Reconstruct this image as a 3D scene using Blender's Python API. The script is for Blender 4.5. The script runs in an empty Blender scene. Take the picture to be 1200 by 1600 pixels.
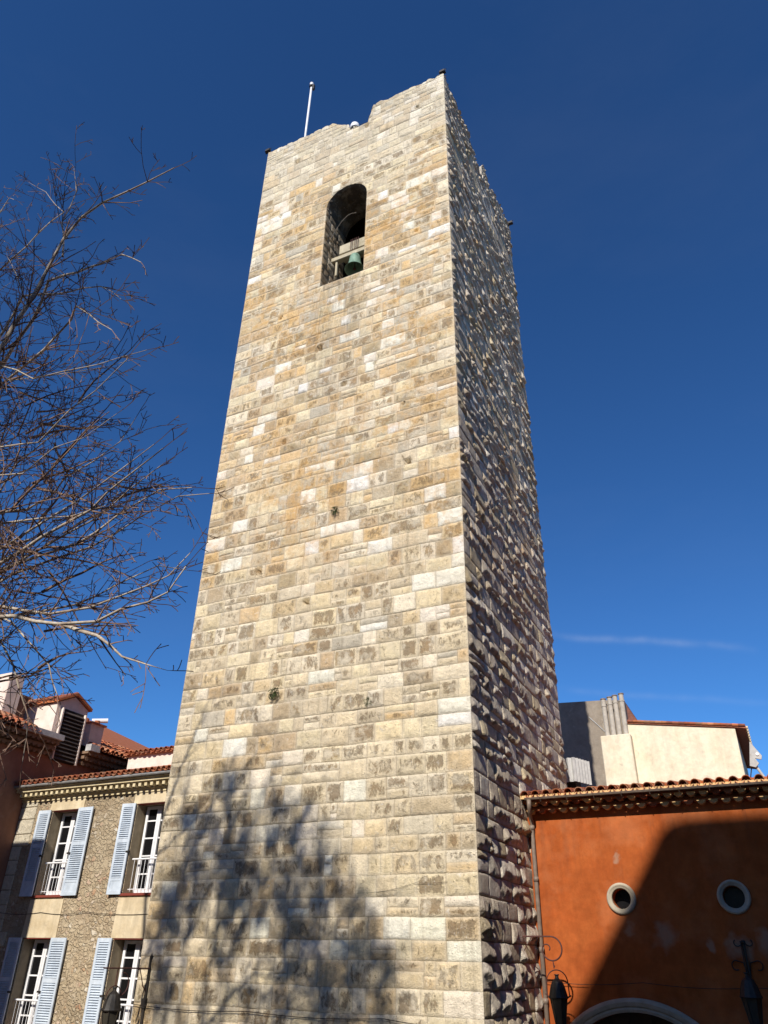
import bpy, bmesh, math, random
import numpy as np
from mathutils import Vector, Matrix
random.seed(11)
rng = np.random.default_rng(7)
S = bpy.context.scene
COL = S.collection
PI = math.pi
# ------------------------------------------------------------------ camera
cd = bpy.data.cameras.new("camera"); cam = bpy.data.objects.new("camera", cd); COL.objects.link(cam)
cd.sensor_fit = 'HORIZONTAL'; cd.sensor_width = 36.0; cd.lens = 1173.48 / 1200 * 36
cd.clip_start = 0.05; cd.clip_end = 5000
cr = Vector((0.89997914, 0.43559911, 0.01705763)); cu = Vector((0.21188748, -0.47130048, 0.85614225)); cf = Vector((-0.38097407, 0.76689587, 0.5164586))
M = Matrix((cr, cu, -cf)).transposed().to_4x4(); M.translation = Vector((5.343, -15.130, 1.6))
cam.matrix_world = M
S.camera = cam
# ------------------------------------------------------------------ world and sun
SUN_EL, SUN_AZ = math.radians(35), math.radians(7)     # sun behind the viewer, 7 degrees towards +X from -Y
W = bpy.data.worlds.new("World"); S.world = W; W.use_nodes = True
nt = W.node_tree; nt.nodes.clear()
def wn(t, **k):
    n = nt.nodes.new(t)
    for a, b in k.items(): setattr(n, a, b)
    return n
sky = wn('ShaderNodeTexSky', sky_type='NISHITA', sun_disc=False, sun_elevation=SUN_EL, sun_rotation=PI - SUN_AZ,
         altitude=300, air_density=1.0, dust_density=0.15, ozone_density=4.0)
bg = wn('ShaderNodeBackground'); bg.inputs['Strength'].default_value = 0.077
wo = wn('ShaderNodeOutputWorld')
gm = wn('ShaderNodeGamma'); gm.inputs[1].default_value = 1.15
hs = wn('ShaderNodeHueSaturation'); hs.inputs['Saturation'].default_value = 1.0
tint = wn('ShaderNodeMix', data_type='RGBA', blend_type='MULTIPLY'); tint.inputs[0].default_value = 1.0; tint.inputs[7].default_value = (.455, .84, 1.17, 1)
nt.links.new(sky.outputs[0], gm.inputs[0]); nt.links.new(gm.outputs[0], tint.inputs[6]); nt.links.new(tint.outputs[2], hs.inputs['Color'])
tc = wn('ShaderNodeTexCoord')
def vmath(op, a, b=None):
    n = wn('ShaderNodeVectorMath', operation=op)
    for i, v in enumerate((a, b)):
        if v is None: continue
        if isinstance(v, (tuple, list, Vector)): n.inputs[i].default_value = v
        else: nt.links.new(v, n.inputs[i])
    return n
def fmath(op, a, b=None, c=None, clamp=False):
    n = wn('ShaderNodeMath', operation=op); n.use_clamp = clamp
    for i, v in enumerate((a, b, c)):
        if v is None: continue
        if isinstance(v, (int, float)): n.inputs[i].default_value = v
        else: nt.links.new(v, n.inputs[i])
    return n.outputs[0]
def streak(p0, p1, width, amp, scale, seed):
    """a thin condensation trail across the sky between two directions"""
    a = Vector(p0).normalized(); b = Vector(p1).normalized(); n = a.cross(b).normalized(); t = (b - a)
    L = t.length; t.normalize(); mid = (a + b) / 2
    d = vmath('DOT_PRODUCT', tc.outputs['Generated'], n).outputs['Value']
    s = fmath('DIVIDE', fmath('SUBTRACT', vmath('DOT_PRODUCT', tc.outputs['Generated'], t).outputs['Value'], mid.dot(t)), L / 2)
    nz = wn('ShaderNodeTexNoise'); nz.inputs['Scale'].default_value = scale; nz.inputs['Detail'].default_value = 3
    nt.links.new(vmath('ADD', tc.outputs['Generated'], (seed, seed, 0)).outputs[0], nz.inputs['Vector'])
    wob = fmath('MULTIPLY', fmath('SUBTRACT', nz.outputs[0], 0.5), width * 5)
    dd = fmath('DIVIDE', fmath('ADD', d, wob), width)
    g = fmath('POWER', 2.718, fmath('MULTIPLY', fmath('MULTIPLY', dd, dd), -1))
    e = fmath('SUBTRACT', 1.0, fmath('MULTIPLY', s, s), clamp=True)
    nz2 = wn('ShaderNodeTexNoise'); nz2.inputs['Scale'].default_value = 34; nz2.inputs['Detail'].default_value = 6
    nt.links.new(tc.outputs['Generated'], nz2.inputs['Vector'])
    k = fmath('MULTIPLY_ADD', nz2.outputs[0], 1.6, -0.35, clamp=True)
    return fmath('MULTIPLY', fmath('MULTIPLY', g, e), fmath('MULTIPLY', k, amp))
st1 = streak((-0.23, 0.900, 0.372), (0.030, 0.945, 0.325), 0.0042, 0.19, 7, 3)
st2 = streak((-0.26, 0.92, 0.31), (0.06, 0.963, 0.258), 0.004, 0.08, 5, 9)
cn = wn('ShaderNodeTexNoise'); cn.inputs['Scale'].default_value = 2.2; cn.inputs['Detail'].default_value = 8; cn.inputs['Roughness'].default_value = .6
mp = wn('ShaderNodeMapping'); mp.inputs['Scale'].default_value = (1, 1, 3.2); mp.inputs['Rotation'].default_value = (.3, .2, 0)
nt.links.new(tc.outputs['Generated'], mp.inputs['Vector']); nt.links.new(mp.outputs[0], cn.inputs['Vector'])
veil = fmath('MULTIPLY', fmath('MULTIPLY_ADD', cn.outputs[0], 3.0, -1.5, clamp=True), 0.015)
tot = fmath('ADD', fmath('ADD', st1, st2), veil, clamp=True)
mix = wn('ShaderNodeMix', data_type='RGBA'); nt.links.new(tot, mix.inputs[0]); nt.links.new(hs.outputs[0], mix.inputs[6]); mix.inputs[7].default_value = (9.0, 9.6, 10.5, 1)
nt.links.new(mix.outputs[2], bg.inputs['Color']); nt.links.new(bg.outputs[0], wo.inputs['Surface'])
sd = bpy.data.lights.new("sun", 'SUN'); sun = bpy.data.objects.new("sun", sd); COL.objects.link(sun)
sd.energy = 5.0; sd.angle = math.radians(0.53); sd.color = (1.0, 0.93, 0.82)
LD = Vector((-math.sin(SUN_AZ) * math.cos(SUN_EL), math.cos(SUN_AZ) * math.cos(SUN_EL), -math.sin(SUN_EL)))
sun.rotation_euler = LD.to_track_quat('-Z', 'Y').to_euler(); sun.location = (10, -40, 40)
S.view_settings.view_transform = 'Standard'; S.view_settings.look = 'None'; S.view_settings.gamma = 1.0
S.view_settings.exposure = 0.12
# ------------------------------------------------------------------ helpers
def tag(o, label=None, cat=None, group=None, kind=None):
    if label: o['label'] = label
    if cat: o['category'] = cat
    if group: o['group'] = group
    if kind: o['kind'] = kind
    return o
def thing(name, label, cat, loc=(0, 0, 0), group=None):
    o = bpy.data.objects.new(name, None); COL.objects.link(o); o.location = loc; o.empty_display_size = .3
    return tag(o, label, cat, group)
class MB:
    def __init__(s): s.v = []; s.f = []; s.c = []; s.sm = False
    def add(s, vs, fs, col=None):
        b = len(s.v); s.v += [tuple(v) for v in vs]; s.f += [tuple(b + i for i in f) for f in fs]
        if col is not None: s.c += [col] * len(vs)
        elif s.c: s.c += [(1, 1, 1, 0)] * len(vs)
        return s
    def box(s, x0, x1, y0, y1, z0, z1, col=None):
        return s.add([(x0, y0, z0), (x1, y0, z0), (x1, y1, z0), (x0, y1, z0), (x0, y0, z1), (x1, y0, z1), (x1, y1, z1), (x0, y1, z1)],
              [(0, 3, 2, 1), (4, 5, 6, 7), (0, 1, 5, 4), (1, 2, 6, 5), (2, 3, 7, 6), (3, 0, 4, 7)], col)
    def tube(s, pts, radii, n=8, col=None, cap=True):
        pts = [Vector(p) for p in pts]
        if not hasattr(radii, '__len__'): radii = [radii] * len(pts)
        vs, fs = [], []
        pu = None
        for i, p in enumerate(pts):
            d = (pts[min(i + 1, len(pts) - 1)] - pts[max(i - 1, 0)])
            if d.length < 1e-9: d = Vector((0, 0, 1))
            d.normalize()
            u = pu - d * pu.dot(d) if pu is not None else d.orthogonal()
            if u.length < 1e-6: u = d.orthogonal()
            u.normalize(); pu = u; w = d.cross(u)
            for k in range(n):
                a = 2 * PI * k / n
                vs.append(p + (u * math.cos(a) + w * math.sin(a)) * radii[i])
        for i in range(len(pts) - 1):
            for k in range(n):
                fs.append((i * n + k, i * n + (k + 1) % n, (i + 1) * n + (k + 1) % n, (i + 1) * n + k))
        if cap:
            fs.append(tuple(range(n - 1, -1, -1))); fs.append(tuple(range((len(pts) - 1) * n, len(pts) * n)))
        return s.add(vs, fs, col)
    def lathe(s, prof, n=16, c=(0, 0, 0), axis='z', col=None, rot=0):
        vs, fs = [], []
        for r, h in prof:
            for k in range(n):
                a = 2 * PI * k / n + rot
                if axis == 'z': vs.append((c[0] + r * math.cos(a), c[1] + r * math.sin(a), c[2] + h))
                else: vs.append((c[0] + r * math.cos(a), c[1] + h, c[2] + r * math.sin(a)))
        for i in range(len(prof) - 1):
            for k in range(n): fs.append((i * n + k, i * n + (k + 1) % n, (i + 1) * n + (k + 1) % n, (i + 1) * n + k))
        return s.add(vs, fs, col)
    def prism_y(s, poly, y0, y1, col=None):       # polygon in x,z extruded along y
        n = len(poly)
        vs = [(x, y0, z) for x, z in poly] + [(x, y1, z) for x, z in poly]
        fs = [tuple(range(n)), tuple(range(2 * n - 1, n - 1, -1))] + [(i, i + n, (i + 1) % n + n, (i + 1) % n) for i in range(n)]
        return s.add(vs, fs, col)
    def prism_x(s, poly, x0, x1, col=None):       # polygon in y,z extruded along x
        n = len(poly)
        vs = [(x0, y, z) for y, z in poly] + [(x1, y, z) for y, z in poly]
        fs = [tuple(range(n)), tuple(range(2 * n - 1, n - 1, -1))] + [(i, i + n, (i + 1) % n + n, (i + 1) % n) for i in range(n)]
        return s.add(vs, fs, col)
    def build(s, name, m, parent=None, smooth=False, recalc=True, bevel=0):
        me = bpy.data.meshes.new(name); me.from_pydata(s.v, [], s.f)
        if s.c:
            at = me.color_attributes.new('Col', 'FLOAT_COLOR', 'POINT'); at.data.foreach_set('color', np.array(s.c, dtype=np.float32).ravel())
        if recalc and len(s.f) < 60000:
            bm = bmesh.new(); bm.from_mesh(me); bmesh.ops.recalc_face_normals(bm, faces=bm.faces); bm.to_mesh(me); bm.free()
        me.materials.append(m)
        if smooth: me.polygons.foreach_set('use_smooth', [True] * len(me.polygons))
        me.update()
        o = bpy.data.objects.new(name, me); COL.objects.link(o)
        if parent is not None:
            o.parent = parent; o.matrix_parent_inverse = Matrix.Translation(-Vector(parent.location))
        if bevel:
            b = o.modifiers.new('bevel', 'BEVEL'); b.width = bevel; b.segments = 1
        return o
# --- vectorised value noise
def vnoise(p, seed=0):
    p = np.asarray(p, dtype=np.float64); i = np.floor(p).astype(np.int64); f = p - i; f = f * f * (3 - 2 * f)
    def h(a, b, c):
        n = (a * 374761393 + b * 668265263 + c * 2147483647 + seed * 974711) & 0xffffffff
        n = ((n ^ (n >> 13)) * 1274126177) & 0xffffffff
        n = (n ^ (n >> 16)) & 0xffffffff
        return n / 4294967295.0
    r = 0
    for dx in (0, 1):
        for dy in (0, 1):
            for dz in (0, 1):
                w = (f[..., 0] if dx else 1 - f[..., 0]) * (f[..., 1] if dy else 1 - f[..., 1]) * (f[..., 2] if dz else 1 - f[..., 2])
                r = r + w * h(i[..., 0] + dx, i[..., 1] + dy, i[..., 2] + dz)
    return r
def fbm(p, oc=3, seed=0):
    p = np.asarray(p, dtype=np.float64)
    r = 0; a = .5; t = 0
    for o in range(oc): r = r + a * vnoise(p * (2 ** o), seed + o * 7); t += a; a *= .5
    return r / t
# ------------------------------------------------------------------ materials
def mat(name, color=(.5, .5, .5), rough=.85, metal=0, build=None, spec=.3):
    m = bpy.data.materials.new(name); m.use_nodes = True; t = m.node_tree; b = t.nodes['Principled BSDF']
    b.inputs['Base Color'].default_value = (*color, 1); b.inputs['Roughness'].default_value = rough; b.inputs['Metallic'].default_value = metal
    b.inputs['Specular IOR Level'].default_value = spec
    if build: build(t, b)
    return m
class N:
    """tiny node-graph writer"""
    def __init__(s, t): s.t = t; s.tc = t.nodes.new('ShaderNodeTexCoord')
    def n(s, typ, ins={}, **k):
        x = s.t.nodes.new(typ)
        for a, b in k.items(): setattr(x, a, b)
        for a, v in ins.items():
            if hasattr(v, 'is_linked') or isinstance(v, bpy.types.NodeSocket): s.t.links.new(v, x.inputs[a])
            else: x.inputs[a].default_value = v
        return x
    def noise(s, scale, detail=4, rough=.55, stretch=None, dist=0, off=None):
        v = s.tc.outputs['Object']
        if stretch or off: v = s.n('ShaderNodeMapping', {'Vector': v, 'Scale': stretch or (1, 1, 1), 'Location': off or (0, 0, 0)}).outputs[0]
        return s.n('ShaderNodeTexNoise', {'Vector': v, 'Scale': scale, 'Detail': detail, 'Roughness': rough, 'Distortion': dist}).outputs[0]
    def ramp(s, f, stops):
        r = s.n('ShaderNodeValToRGB', {'Fac': f}); e = r.color_ramp.elements
        while len(e) > 1: e.remove(e[-1])
        e[0].position = stops[0][0]; e[0].color = (*stops[0][1], 1) if len(stops[0][1]) == 3 else stops[0][1]
        for p, c in stops[1:]:
            q = e.new(p); q.color = (*c, 1)
        return r.outputs[0]
    def gray(s, f, a, b, c0=0., c1=1.):
        return s.n('ShaderNodeMapRange', {'Value': f, 'From Min': a, 'From Max': b, 'To Min': c0, 'To Max': c1}).outputs[0]
    def mix(s, f, a, b, mode='MIX'):
        m = s.t.nodes.new('ShaderNodeMix'); m.data_type = 'RGBA'; m.blend_type = mode
        for i, v in ((0, f), (6, a), (7, b)):
            if isinstance(v, bpy.types.NodeSocket): s.t.links.new(v, m.inputs[i])
            elif isinstance(v, (int, float)): m.inputs[i].default_value = v
            else: m.inputs[i].default_value = (*v, 1)
        return m.outputs[2]
    def math(s, op, a, b=0., clamp=False):
        m = s.t.nodes.new('ShaderNodeMath'); m.operation = op; m.use_clamp = clamp
        for i, v in enumerate((a, b)):
            if isinstance(v, bpy.types.NodeSocket): s.t.links.new(v, m.inputs[i])
            else: m.inputs[i].default_value = v
        return m.outputs[0]
    def bump(s, b, h, strength=.5, dist=.02):
        x = s.n('ShaderNodeBump', {'Height': h, 'Strength': strength, 'Distance': dist}); s.t.links.new(x.outputs[0], b.inputs['Normal'])
    def out(s, b, c): s.t.links.new(c, b.inputs['Base Color'])

def m_stone(t, b):
    g = N(t); at = g.n('ShaderNodeAttribute', attribute_name='Col')
    base = at.outputs['Color']; al = at.outputs['Alpha']
    n1 = g.noise(2.6, 6, .6); n2 = g.noise(9, 6, .65); n3 = g.noise(38, 5, .7); n4 = g.noise(7, 9, .82, stretch=(1, 1, .55), dist=.5)
    v = g.math('MULTIPLY', g.gray(n1, .3, .7, .86, 1.12), g.gray(n2, .3, .7, .84, 1.14))
    v = g.math('MULTIPLY', v, g.gray(n3, .25, .75, .86, 1.12))
    c = g.mix(1.0, base, v, 'MULTIPLY')
    # yellow-brown weathering crust, its amount set block by block
    thr = g.math('SUBTRACT', .655, g.math('MULTIPLY', al, .26))
    k = g.math('MULTIPLY', g.math('SUBTRACT', n4, thr), 13., clamp=True)
    crust = g.ramp(g.noise(1.1, 3), [(.35, (.30, .19, .095)), (.55, (.20, .15, .10)), (.7, (.38, .235, .085))])
    c = g.mix(g.math('MULTIPLY', k, .78), c, crust)
    # broad ochre iron staining on the middle and upper courses
    sx = g.n('ShaderNodeSeparateXYZ', {0: g.tc.outputs['Object']}).outputs[2]
    zz = g.math('MULTIPLY', g.gray(sx, 8., 13.), g.gray(sx, 28.5, 24.))
    om = g.math('MULTIPLY', g.gray(g.noise(.32, 3, .5), .40, .62), g.gray(g.noise(3.1, 7, .7, off=(4, 4, 1)), .44, .62))
    c = g.mix(g.math('MULTIPLY', g.math('MULTIPLY', om, zz), .80), c, (.62, .37, .14))
    dk = g.gray(g.noise(4.3, 8, .78, off=(9, 2, 5)), .585, .66)
    c = g.mix(g.math('MULTIPLY', dk, g.math('MULTIPLY', al, 1.1, clamp=True)), c, (.235, .185, .125))
    sx_ = g.n('ShaderNodeSeparateXYZ', {0: g.tc.outputs['Object']})
    dm_ = g.math('MULTIPLY', g.gray(sx_.outputs[0], -5.1, -4.7), g.gray(sx_.outputs[0], -2.9, -3.4))
    dm_ = g.math('MULTIPLY', dm_, g.math('MULTIPLY', g.gray(sx_.outputs[2], 15., 20.5), g.gray(sx_.outputs[2], 21.7, 21.3)))
    dr_ = g.gray(g.noise(3.0, 8, .75, stretch=(2.2, 1, .2), off=(0, 3, 0)), .42, .60)
    c = g.mix(g.math('MULTIPLY', g.math('MULTIPLY', dm_, dr_), .6), c, (.22, .18, .13))
    tp_ = g.math('MULTIPLY', g.gray(sx_.outputs[2], 27.5, 30.5), g.gray(g.noise(2.4, 8, .75, off=(5, 5, 5)), .44, .60))
    c = g.mix(g.math('MULTIPLY', tp_, .38), c, (.30, .265, .215))
    sm = g.gray(g.noise(1.9, 8, .72, off=(7, 3, 2)), .50, .60)
    c = g.mix(g.math('MULTIPLY', sm, g.math('MULTIPLY', al, .75, clamp=True)), c, (.72, .635, .49))
    rs = g.gray(g.noise(1.5, 7, .7, stretch=(2.6, 2.6, .22), off=(2, 2, 6)), .56, .70)
    c = g.mix(g.math('MULTIPLY', rs, .45), c, (.27, .215, .145))
    wf = g.gray(g.noise(6.1, 8, .75, off=(1, 8, 3)), .60, .66)
    c = g.mix(g.math('MULTIPLY', wf, .55), c, (.74, .70, .63))
    # pits and lichen specks
    pit = g.n('ShaderNodeTexVoronoi', {'Vector': g.tc.outputs['Object'], 'Scale': 17.}).outputs['Distance']
    pk = g.math('MULTIPLY', g.gray(pit, .12, .20, 1., 0.), g.gray(n2, .50, .60))
    c = g.mix(g.math('MULTIPLY', pk, .6), c, (.10, .075, .05))
    g.out(b, c)
    h = g.math('ADD', g.math('MULTIPLY', n2, .5), g.math('MULTIPLY', n3, .35))
    h = g.math('SUBTRACT', h, g.math('MULTIPLY', pk, .25)); h = g.math('SUBTRACT', h, g.math('MULTIPLY', k, .10))
    g.bump(b, h, 1.0, .085)
M_STONE = mat('limestone_blocks', rough=.92, build=m_stone, spec=.15)
def m_rubble(t, b):
    g = N(t)
    warp = g.n('ShaderNodeTexNoise', {'Vector': g.tc.outputs['Object'], 'Scale': 9., 'Detail': 5.}).outputs['Color']
    v = g.n('ShaderNodeVectorMath', {0: g.tc.outputs['Object'], 1: g.n('ShaderNodeVectorMath', {0: warp, 3: .19}, operation='SCALE').outputs[0]}, operation='ADD').outputs[0]
    v = g.n('ShaderNodeMapping', {'Vector': v, 'Scale': (1, .02, 1.25)}).outputs[0]
    vo = g.n('ShaderNodeTexVoronoi', {'Vector': v, 'Scale': 8.6}); ve = g.n('ShaderNodeTexVoronoi', {'Vector': v, 'Scale': 8.6}, feature='DISTANCE_TO_EDGE')
    sep = g.n('ShaderNodeSeparateColor', {0: vo.outputs['Color']})
    c = g.ramp(sep.outputs[0], [(0, (.35, .27, .175)), (.3, (.43, .335, .22)), (.6, (.49, .41, .29)), (.78, (.37, .28, .185)), (.86, (.66, .60, .49)), (.95, (.42, .24, .15)), (1, (.53, .42, .26))])
    e = g.gray(g.math('ADD', ve.outputs['Distance'], g.math('MULTIPLY', g.math('SUBTRACT', g.noise(26, 4), .5), .22)), .02, .20)
    n = g.noise(3, 6); n2 = g.noise(30, 5, .7); n5 = g.noise(.8, 4)
    c = g.mix(e, g.mix(g.gray(n, .4, .6), (.45, .36, .24), (.34, .265, .18)), c)
    c = g.mix(g.gray(g.noise(2.2, 7, .7), .47, .60, 0, .8), c, (.47, .385, .265))
    c = g.mix(1., c, g.math('MULTIPLY', g.gray(n2, .3, .7, .75, 1.2), g.gray(n5, .35, .65, .85, 1.15)), 'MULTIPLY')
    g.out(b, c)
    g.bump(b, g.math('ADD', g.math('MULTIPLY', e, g.gray(n, .54, .66, 1., .35)), g.math('MULTIPLY', n2, .5)), .9, .03)
M_RUBBLE = mat('rubble_masonry', rough=.92, build=m_rubble, spec=.15)
def plaster(c0, c1, c2=None, s=1.2, streak=.25, bump=.25):
    def f(t, b):
        g = N(t); n = g.noise(s, 7, .62); n2 = g.noise(6, 6, .6); st = g.noise(1.3, 6, .65, stretch=(2.6, 2.6, .4), dist=.6); n3 = g.noise(45, 4, .7)
        c = g.mix(g.gray(n, .35, .65), c0, c1)
        c = g.mix(1., c, g.math('MULTIPLY', g.gray(n2, .3, .7, .9, 1.08), g.gray(st, .3, .72, 1. - streak * .32, 1. + streak * .16)), 'MULTIPLY')
        if c2: c = g.mix(g.math('MULTIPLY', g.gray(g.noise(1.7, 8, .7, dist=.5, off=(3, 1, 7)), .60, .70), .8), c, c2)
        g.out(b, c); g.bump(b, g.math('ADD', n2, g.math('MULTIPLY', n3, .35)), bump, .02)
    return f
def m_orange(t, b):
    g = N(t); n = g.noise(1.1, 7, .62); n2 = g.noise(5, 7, .65); st = g.noise(1.2, 6, .65, stretch=(2.4, 2.4, .4), dist=.6); n3 = g.noise(50, 4, .7)
    c = g.mix(g.gray(n, .33, .67), (.335, .074, .017), (.43, .112, .028))
    c = g.mix(1., c, g.math('MULTIPLY', g.gray(n2, .3, .7, .80, 1.14), g.gray(st, .3, .7, .84, 1.10)), 'MULTIPLY')
    wob = g.n('ShaderNodeTexNoise', {'Vector': g.tc.outputs['Object'], 'Scale': 3.4, 'Detail': 6.}).outputs['Color']
    p = g.n('ShaderNodeVectorMath', {0: g.tc.outputs['Object'], 1: g.n('ShaderNodeVectorMath', {0: wob, 3: .55}, operation='SCALE').outputs[0]}, operation='ADD').outputs[0]
    tot = None
    for (x, z, r) in ((3.02, 2.22, .26), (2.36, 2.35, .13), (4.45, 2.02, .22), (5.0, 2.10, .20), (3.9, 2.05, .12), (2.3, 3.82, .09)):
        d = g.n('ShaderNodeVectorMath', {0: p, 1: (x + .275 - .27, 3.7 + .275, z + .275)}, operation='DISTANCE').outputs['Value']
        k = g.gray(d, r * 1.25, r * .55, 0, 1)
        tot = k if tot is None else g.math('MAXIMUM', tot, k)
    c = g.mix(g.math('MULTIPLY', tot, .5), c, (.40, .30, .22))
    zc = g.n('ShaderNodeSeparateXYZ', {0: g.tc.outputs['Object']}).outputs[2]
    drip = g.gray(g.noise(2.2, 7, .7, stretch=(3.4, 1, .16), off=(1, 0, 4)), .50, .66)
    c = g.mix(g.math('MULTIPLY', g.math('MULTIPLY', drip, g.gray(zc, 2.6, 4.9)), .55), c, (.20, .060, .025))
    fade = g.gray(g.noise(.7, 6, .65, off=(8, 1, 2)), .48, .62)
    c = g.mix(g.math('MULTIPLY', fade, .30), c, (.52, .20, .09))
    sc = g.noise(7, 8, .8, stretch=(1.6, 1, .5), off=(5, 2, 1))
    c = g.mix(g.gray(sc, .70, .725, 0, .7), c, (.62, .45, .33))
    g.out(b, c); g.bump(b, g.math('ADD', n2, g.math('MULTIPLY', n3, .3)), .3, .02)
M_ORANGE = mat('orange_render', rough=.9, build=m_orange, spec=.15)
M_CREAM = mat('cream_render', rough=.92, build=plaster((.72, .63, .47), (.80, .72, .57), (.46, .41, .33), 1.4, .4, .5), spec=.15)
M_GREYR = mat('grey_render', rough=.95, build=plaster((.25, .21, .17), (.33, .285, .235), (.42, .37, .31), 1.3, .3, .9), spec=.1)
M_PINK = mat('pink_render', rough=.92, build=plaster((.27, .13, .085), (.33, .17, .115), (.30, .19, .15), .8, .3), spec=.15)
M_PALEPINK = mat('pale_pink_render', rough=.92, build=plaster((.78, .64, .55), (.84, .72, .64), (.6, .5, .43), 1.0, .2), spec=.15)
M_PANEL = mat('ochre_render_panel', rough=.92, build=plaster((.60, .485, .315), (.72, .61, .43), (.36, .30, .22), 2.2, .7, .6), spec=.15)
M_CORN = mat('cornice_render', rough=.9, build=plaster((.62, .51, .30), (.70, .60, .40), (.45, .36, .22), 3, .2), spec=.15)
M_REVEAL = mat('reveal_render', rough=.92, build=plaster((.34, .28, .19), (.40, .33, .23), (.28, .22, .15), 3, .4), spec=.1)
M_MORTAR = mat('mortar_fill', rough=.95, build=plaster((.60, .40, .24), (.70, .50, .32), (.40, .22, .12), 6, .2), spec=.1)
def m_tile(t, b):
    g = N(t); at = g.n('ShaderNodeAttribute', attribute_name='Col'); n = g.noise(9, 6, .65); n2 = g.noise(40, 4, .7)
    c = g.mix(1., at.outputs['Color'], g.math('MULTIPLY', g.gray(n, .3, .7, .75, 1.2), g.gray(n2, .3, .7, .85, 1.12)), 'MULTIPLY')
    c = g.mix(g.gray(g.noise(14, 6, .7, off=(2, 3, 4)), .60, .68, 0, .6), c, (.22, .19, .15))
    g.out(b, c); g.bump(b, n2, .3, .01)
M_TILE = mat('terracotta_tiles', rough=.85, build=m_tile, spec=.2)
def m_bark(t, b):
    g = N(t); n = g.noise(9, 6, .6); n2 = g.noise(40, 5, .7, stretch=(1, 1, .3))
    c = g.ramp(n, [(.3, (.26, .20, .16)), (.5, (.42, .35, .28)), (.65, (.54, .48, .40))])
    c = g.mix(1., c, g.gray(n2, .3, .7, .75, 1.15), 'MULTIPLY'); g.out(b, c); g.bump(b, n2, .4, .01)
M_BARK = mat('bark', rough=.9, build=m_bark, spec=.15)
M_TWIG = mat('twig_bark', (.17, .115, .09), .85, build=lambda t, b: (lambda g: g.out(b, g.ramp(g.noise(6, 4), [(.3, (.12, .070, .055)), (.7, (.27, .18, .135))])))(N(t)), spec=.2)
M_SHUT = mat('blue_paint', rough=.55, build=plaster((.53, .605, .70), (.60, .67, .755), (.46, .52, .58), 3, .5, .1), spec=.4)
M_WHITE = mat('white_paint', rough=.45, build=plaster((.80, .80, .82), (.84, .84, .85), None, 4, .1, .03), spec=.4)
M_WPLAST = mat('white_plastic', (.82, .82, .84), .35, spec=.5)
M_BLACK = mat('black_iron', rough=.55, metal=.0, build=lambda t, b: (lambda g: g.out(b, g.ramp(g.noise(20, 4), [(.3, (.012, .011, .010)), (.7, (.035, .028, .022))])))(N(t)), spec=.5)
M_IRONR = mat('rusty_iron', rough=.7, build=lambda t, b: (lambda g: g.out(b, g.ramp(g.noise(20, 4), [(.3, (.05, .02, .018)), (.7, (.12, .04, .03))])))(N(t)), spec=.4)
M_ZINC = mat('weathered_zinc', rough=.5, metal=.35, build=lambda t, b: (lambda g: g.out(b, g.ramp(g.noise(5, 6), [(.3, (.22, .21, .20)), (.7, (.38, .37, .36))])))(N(t)), spec=.4)
M_PIPE = mat('brown_pipe_paint', rough=.5, build=lambda t, b: (lambda g: g.out(b, g.ramp(g.noise(7, 6), [(.3, (.16, .12, .095)), (.7, (.26, .20, .16))])))(N(t)), spec=.4)
M_FIBRE = mat('fibre_cement', rough=.8, build=plaster((.42, .42, .42), (.54, .54, .53), (.30, .28, .25), 5, .4, .2), spec=.2)
M_CEM = mat('flue_cement', rough=.9, build=plaster((.42, .38, .33), (.52, .48, .42), (.30, .27, .22), 5, .4, .3), spec=.15)
M_BRONZE = mat('green_bronze', rough=.6, metal=.2, build=lambda t, b: (lambda g: g.out(b, g.ramp(g.noise(9, 5, stretch=(1, 1, .4)), [(.3, (.12, .20, .15)), (.6, (.22, .34, .26)), (.8, (.10, .12, .09))])))(N(t)), spec=.4)
M_WOOD = mat('weathered_beam', rough=.85, build=plaster((.44, .385, .27), (.52, .46, .34), (.30, .24, .16), 4, .4, .3), spec=.15)
M_DARKW = mat('dark_slats', rough=.8, build=plaster((.07, .055, .05), (.11, .09, .08), None, 4, .3, .2), spec=.2)
M_GLASS = mat('dark_window_glass', (.008, .008, .009), .25, spec=.25)
M_LGLASS = mat('dusty_lantern_glass', (.05, .045, .035), .25, spec=.5)
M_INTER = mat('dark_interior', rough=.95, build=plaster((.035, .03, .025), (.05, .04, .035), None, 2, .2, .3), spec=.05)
M_RED = mat('red_lead_paint', (.22, .05, .035), .7, spec=.2)
M_LEAF = mat('wall_plant_leaves', rough=.6, build=lambda t, b: (lambda g: g.out(b, g.ramp(g.noise(12, 3), [(.3, (.030, .050, .015)), (.7, (.09, .11, .035))])))(N(t)), spec=.3)
M_GROUND = mat('paving', rough=.9, build=plaster((.10, .09, .08), (.14, .125, .11), (.08, .07, .06), .8, .1, .2), spec=.15)
M_CLOTH = mat('cable_rubber', (.03, .022, .018), .6, spec=.3)
# ------------------------------------------------------------------ the setting
GZ = -3.0
g = MB(); g.add([(-1500, -1500, GZ), (1500, -1500, GZ), (1500, 1500, GZ), (-1500, 1500, GZ)], [(0, 1, 2, 3)]); tag(g.build('ground', M_GROUND), kind='structure')
g = MB(); g.box(-14, 16, -44, -13.0, GZ + .004, 0.0); tag(g.build('terrace', M_GROUND), kind='structure')
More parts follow.
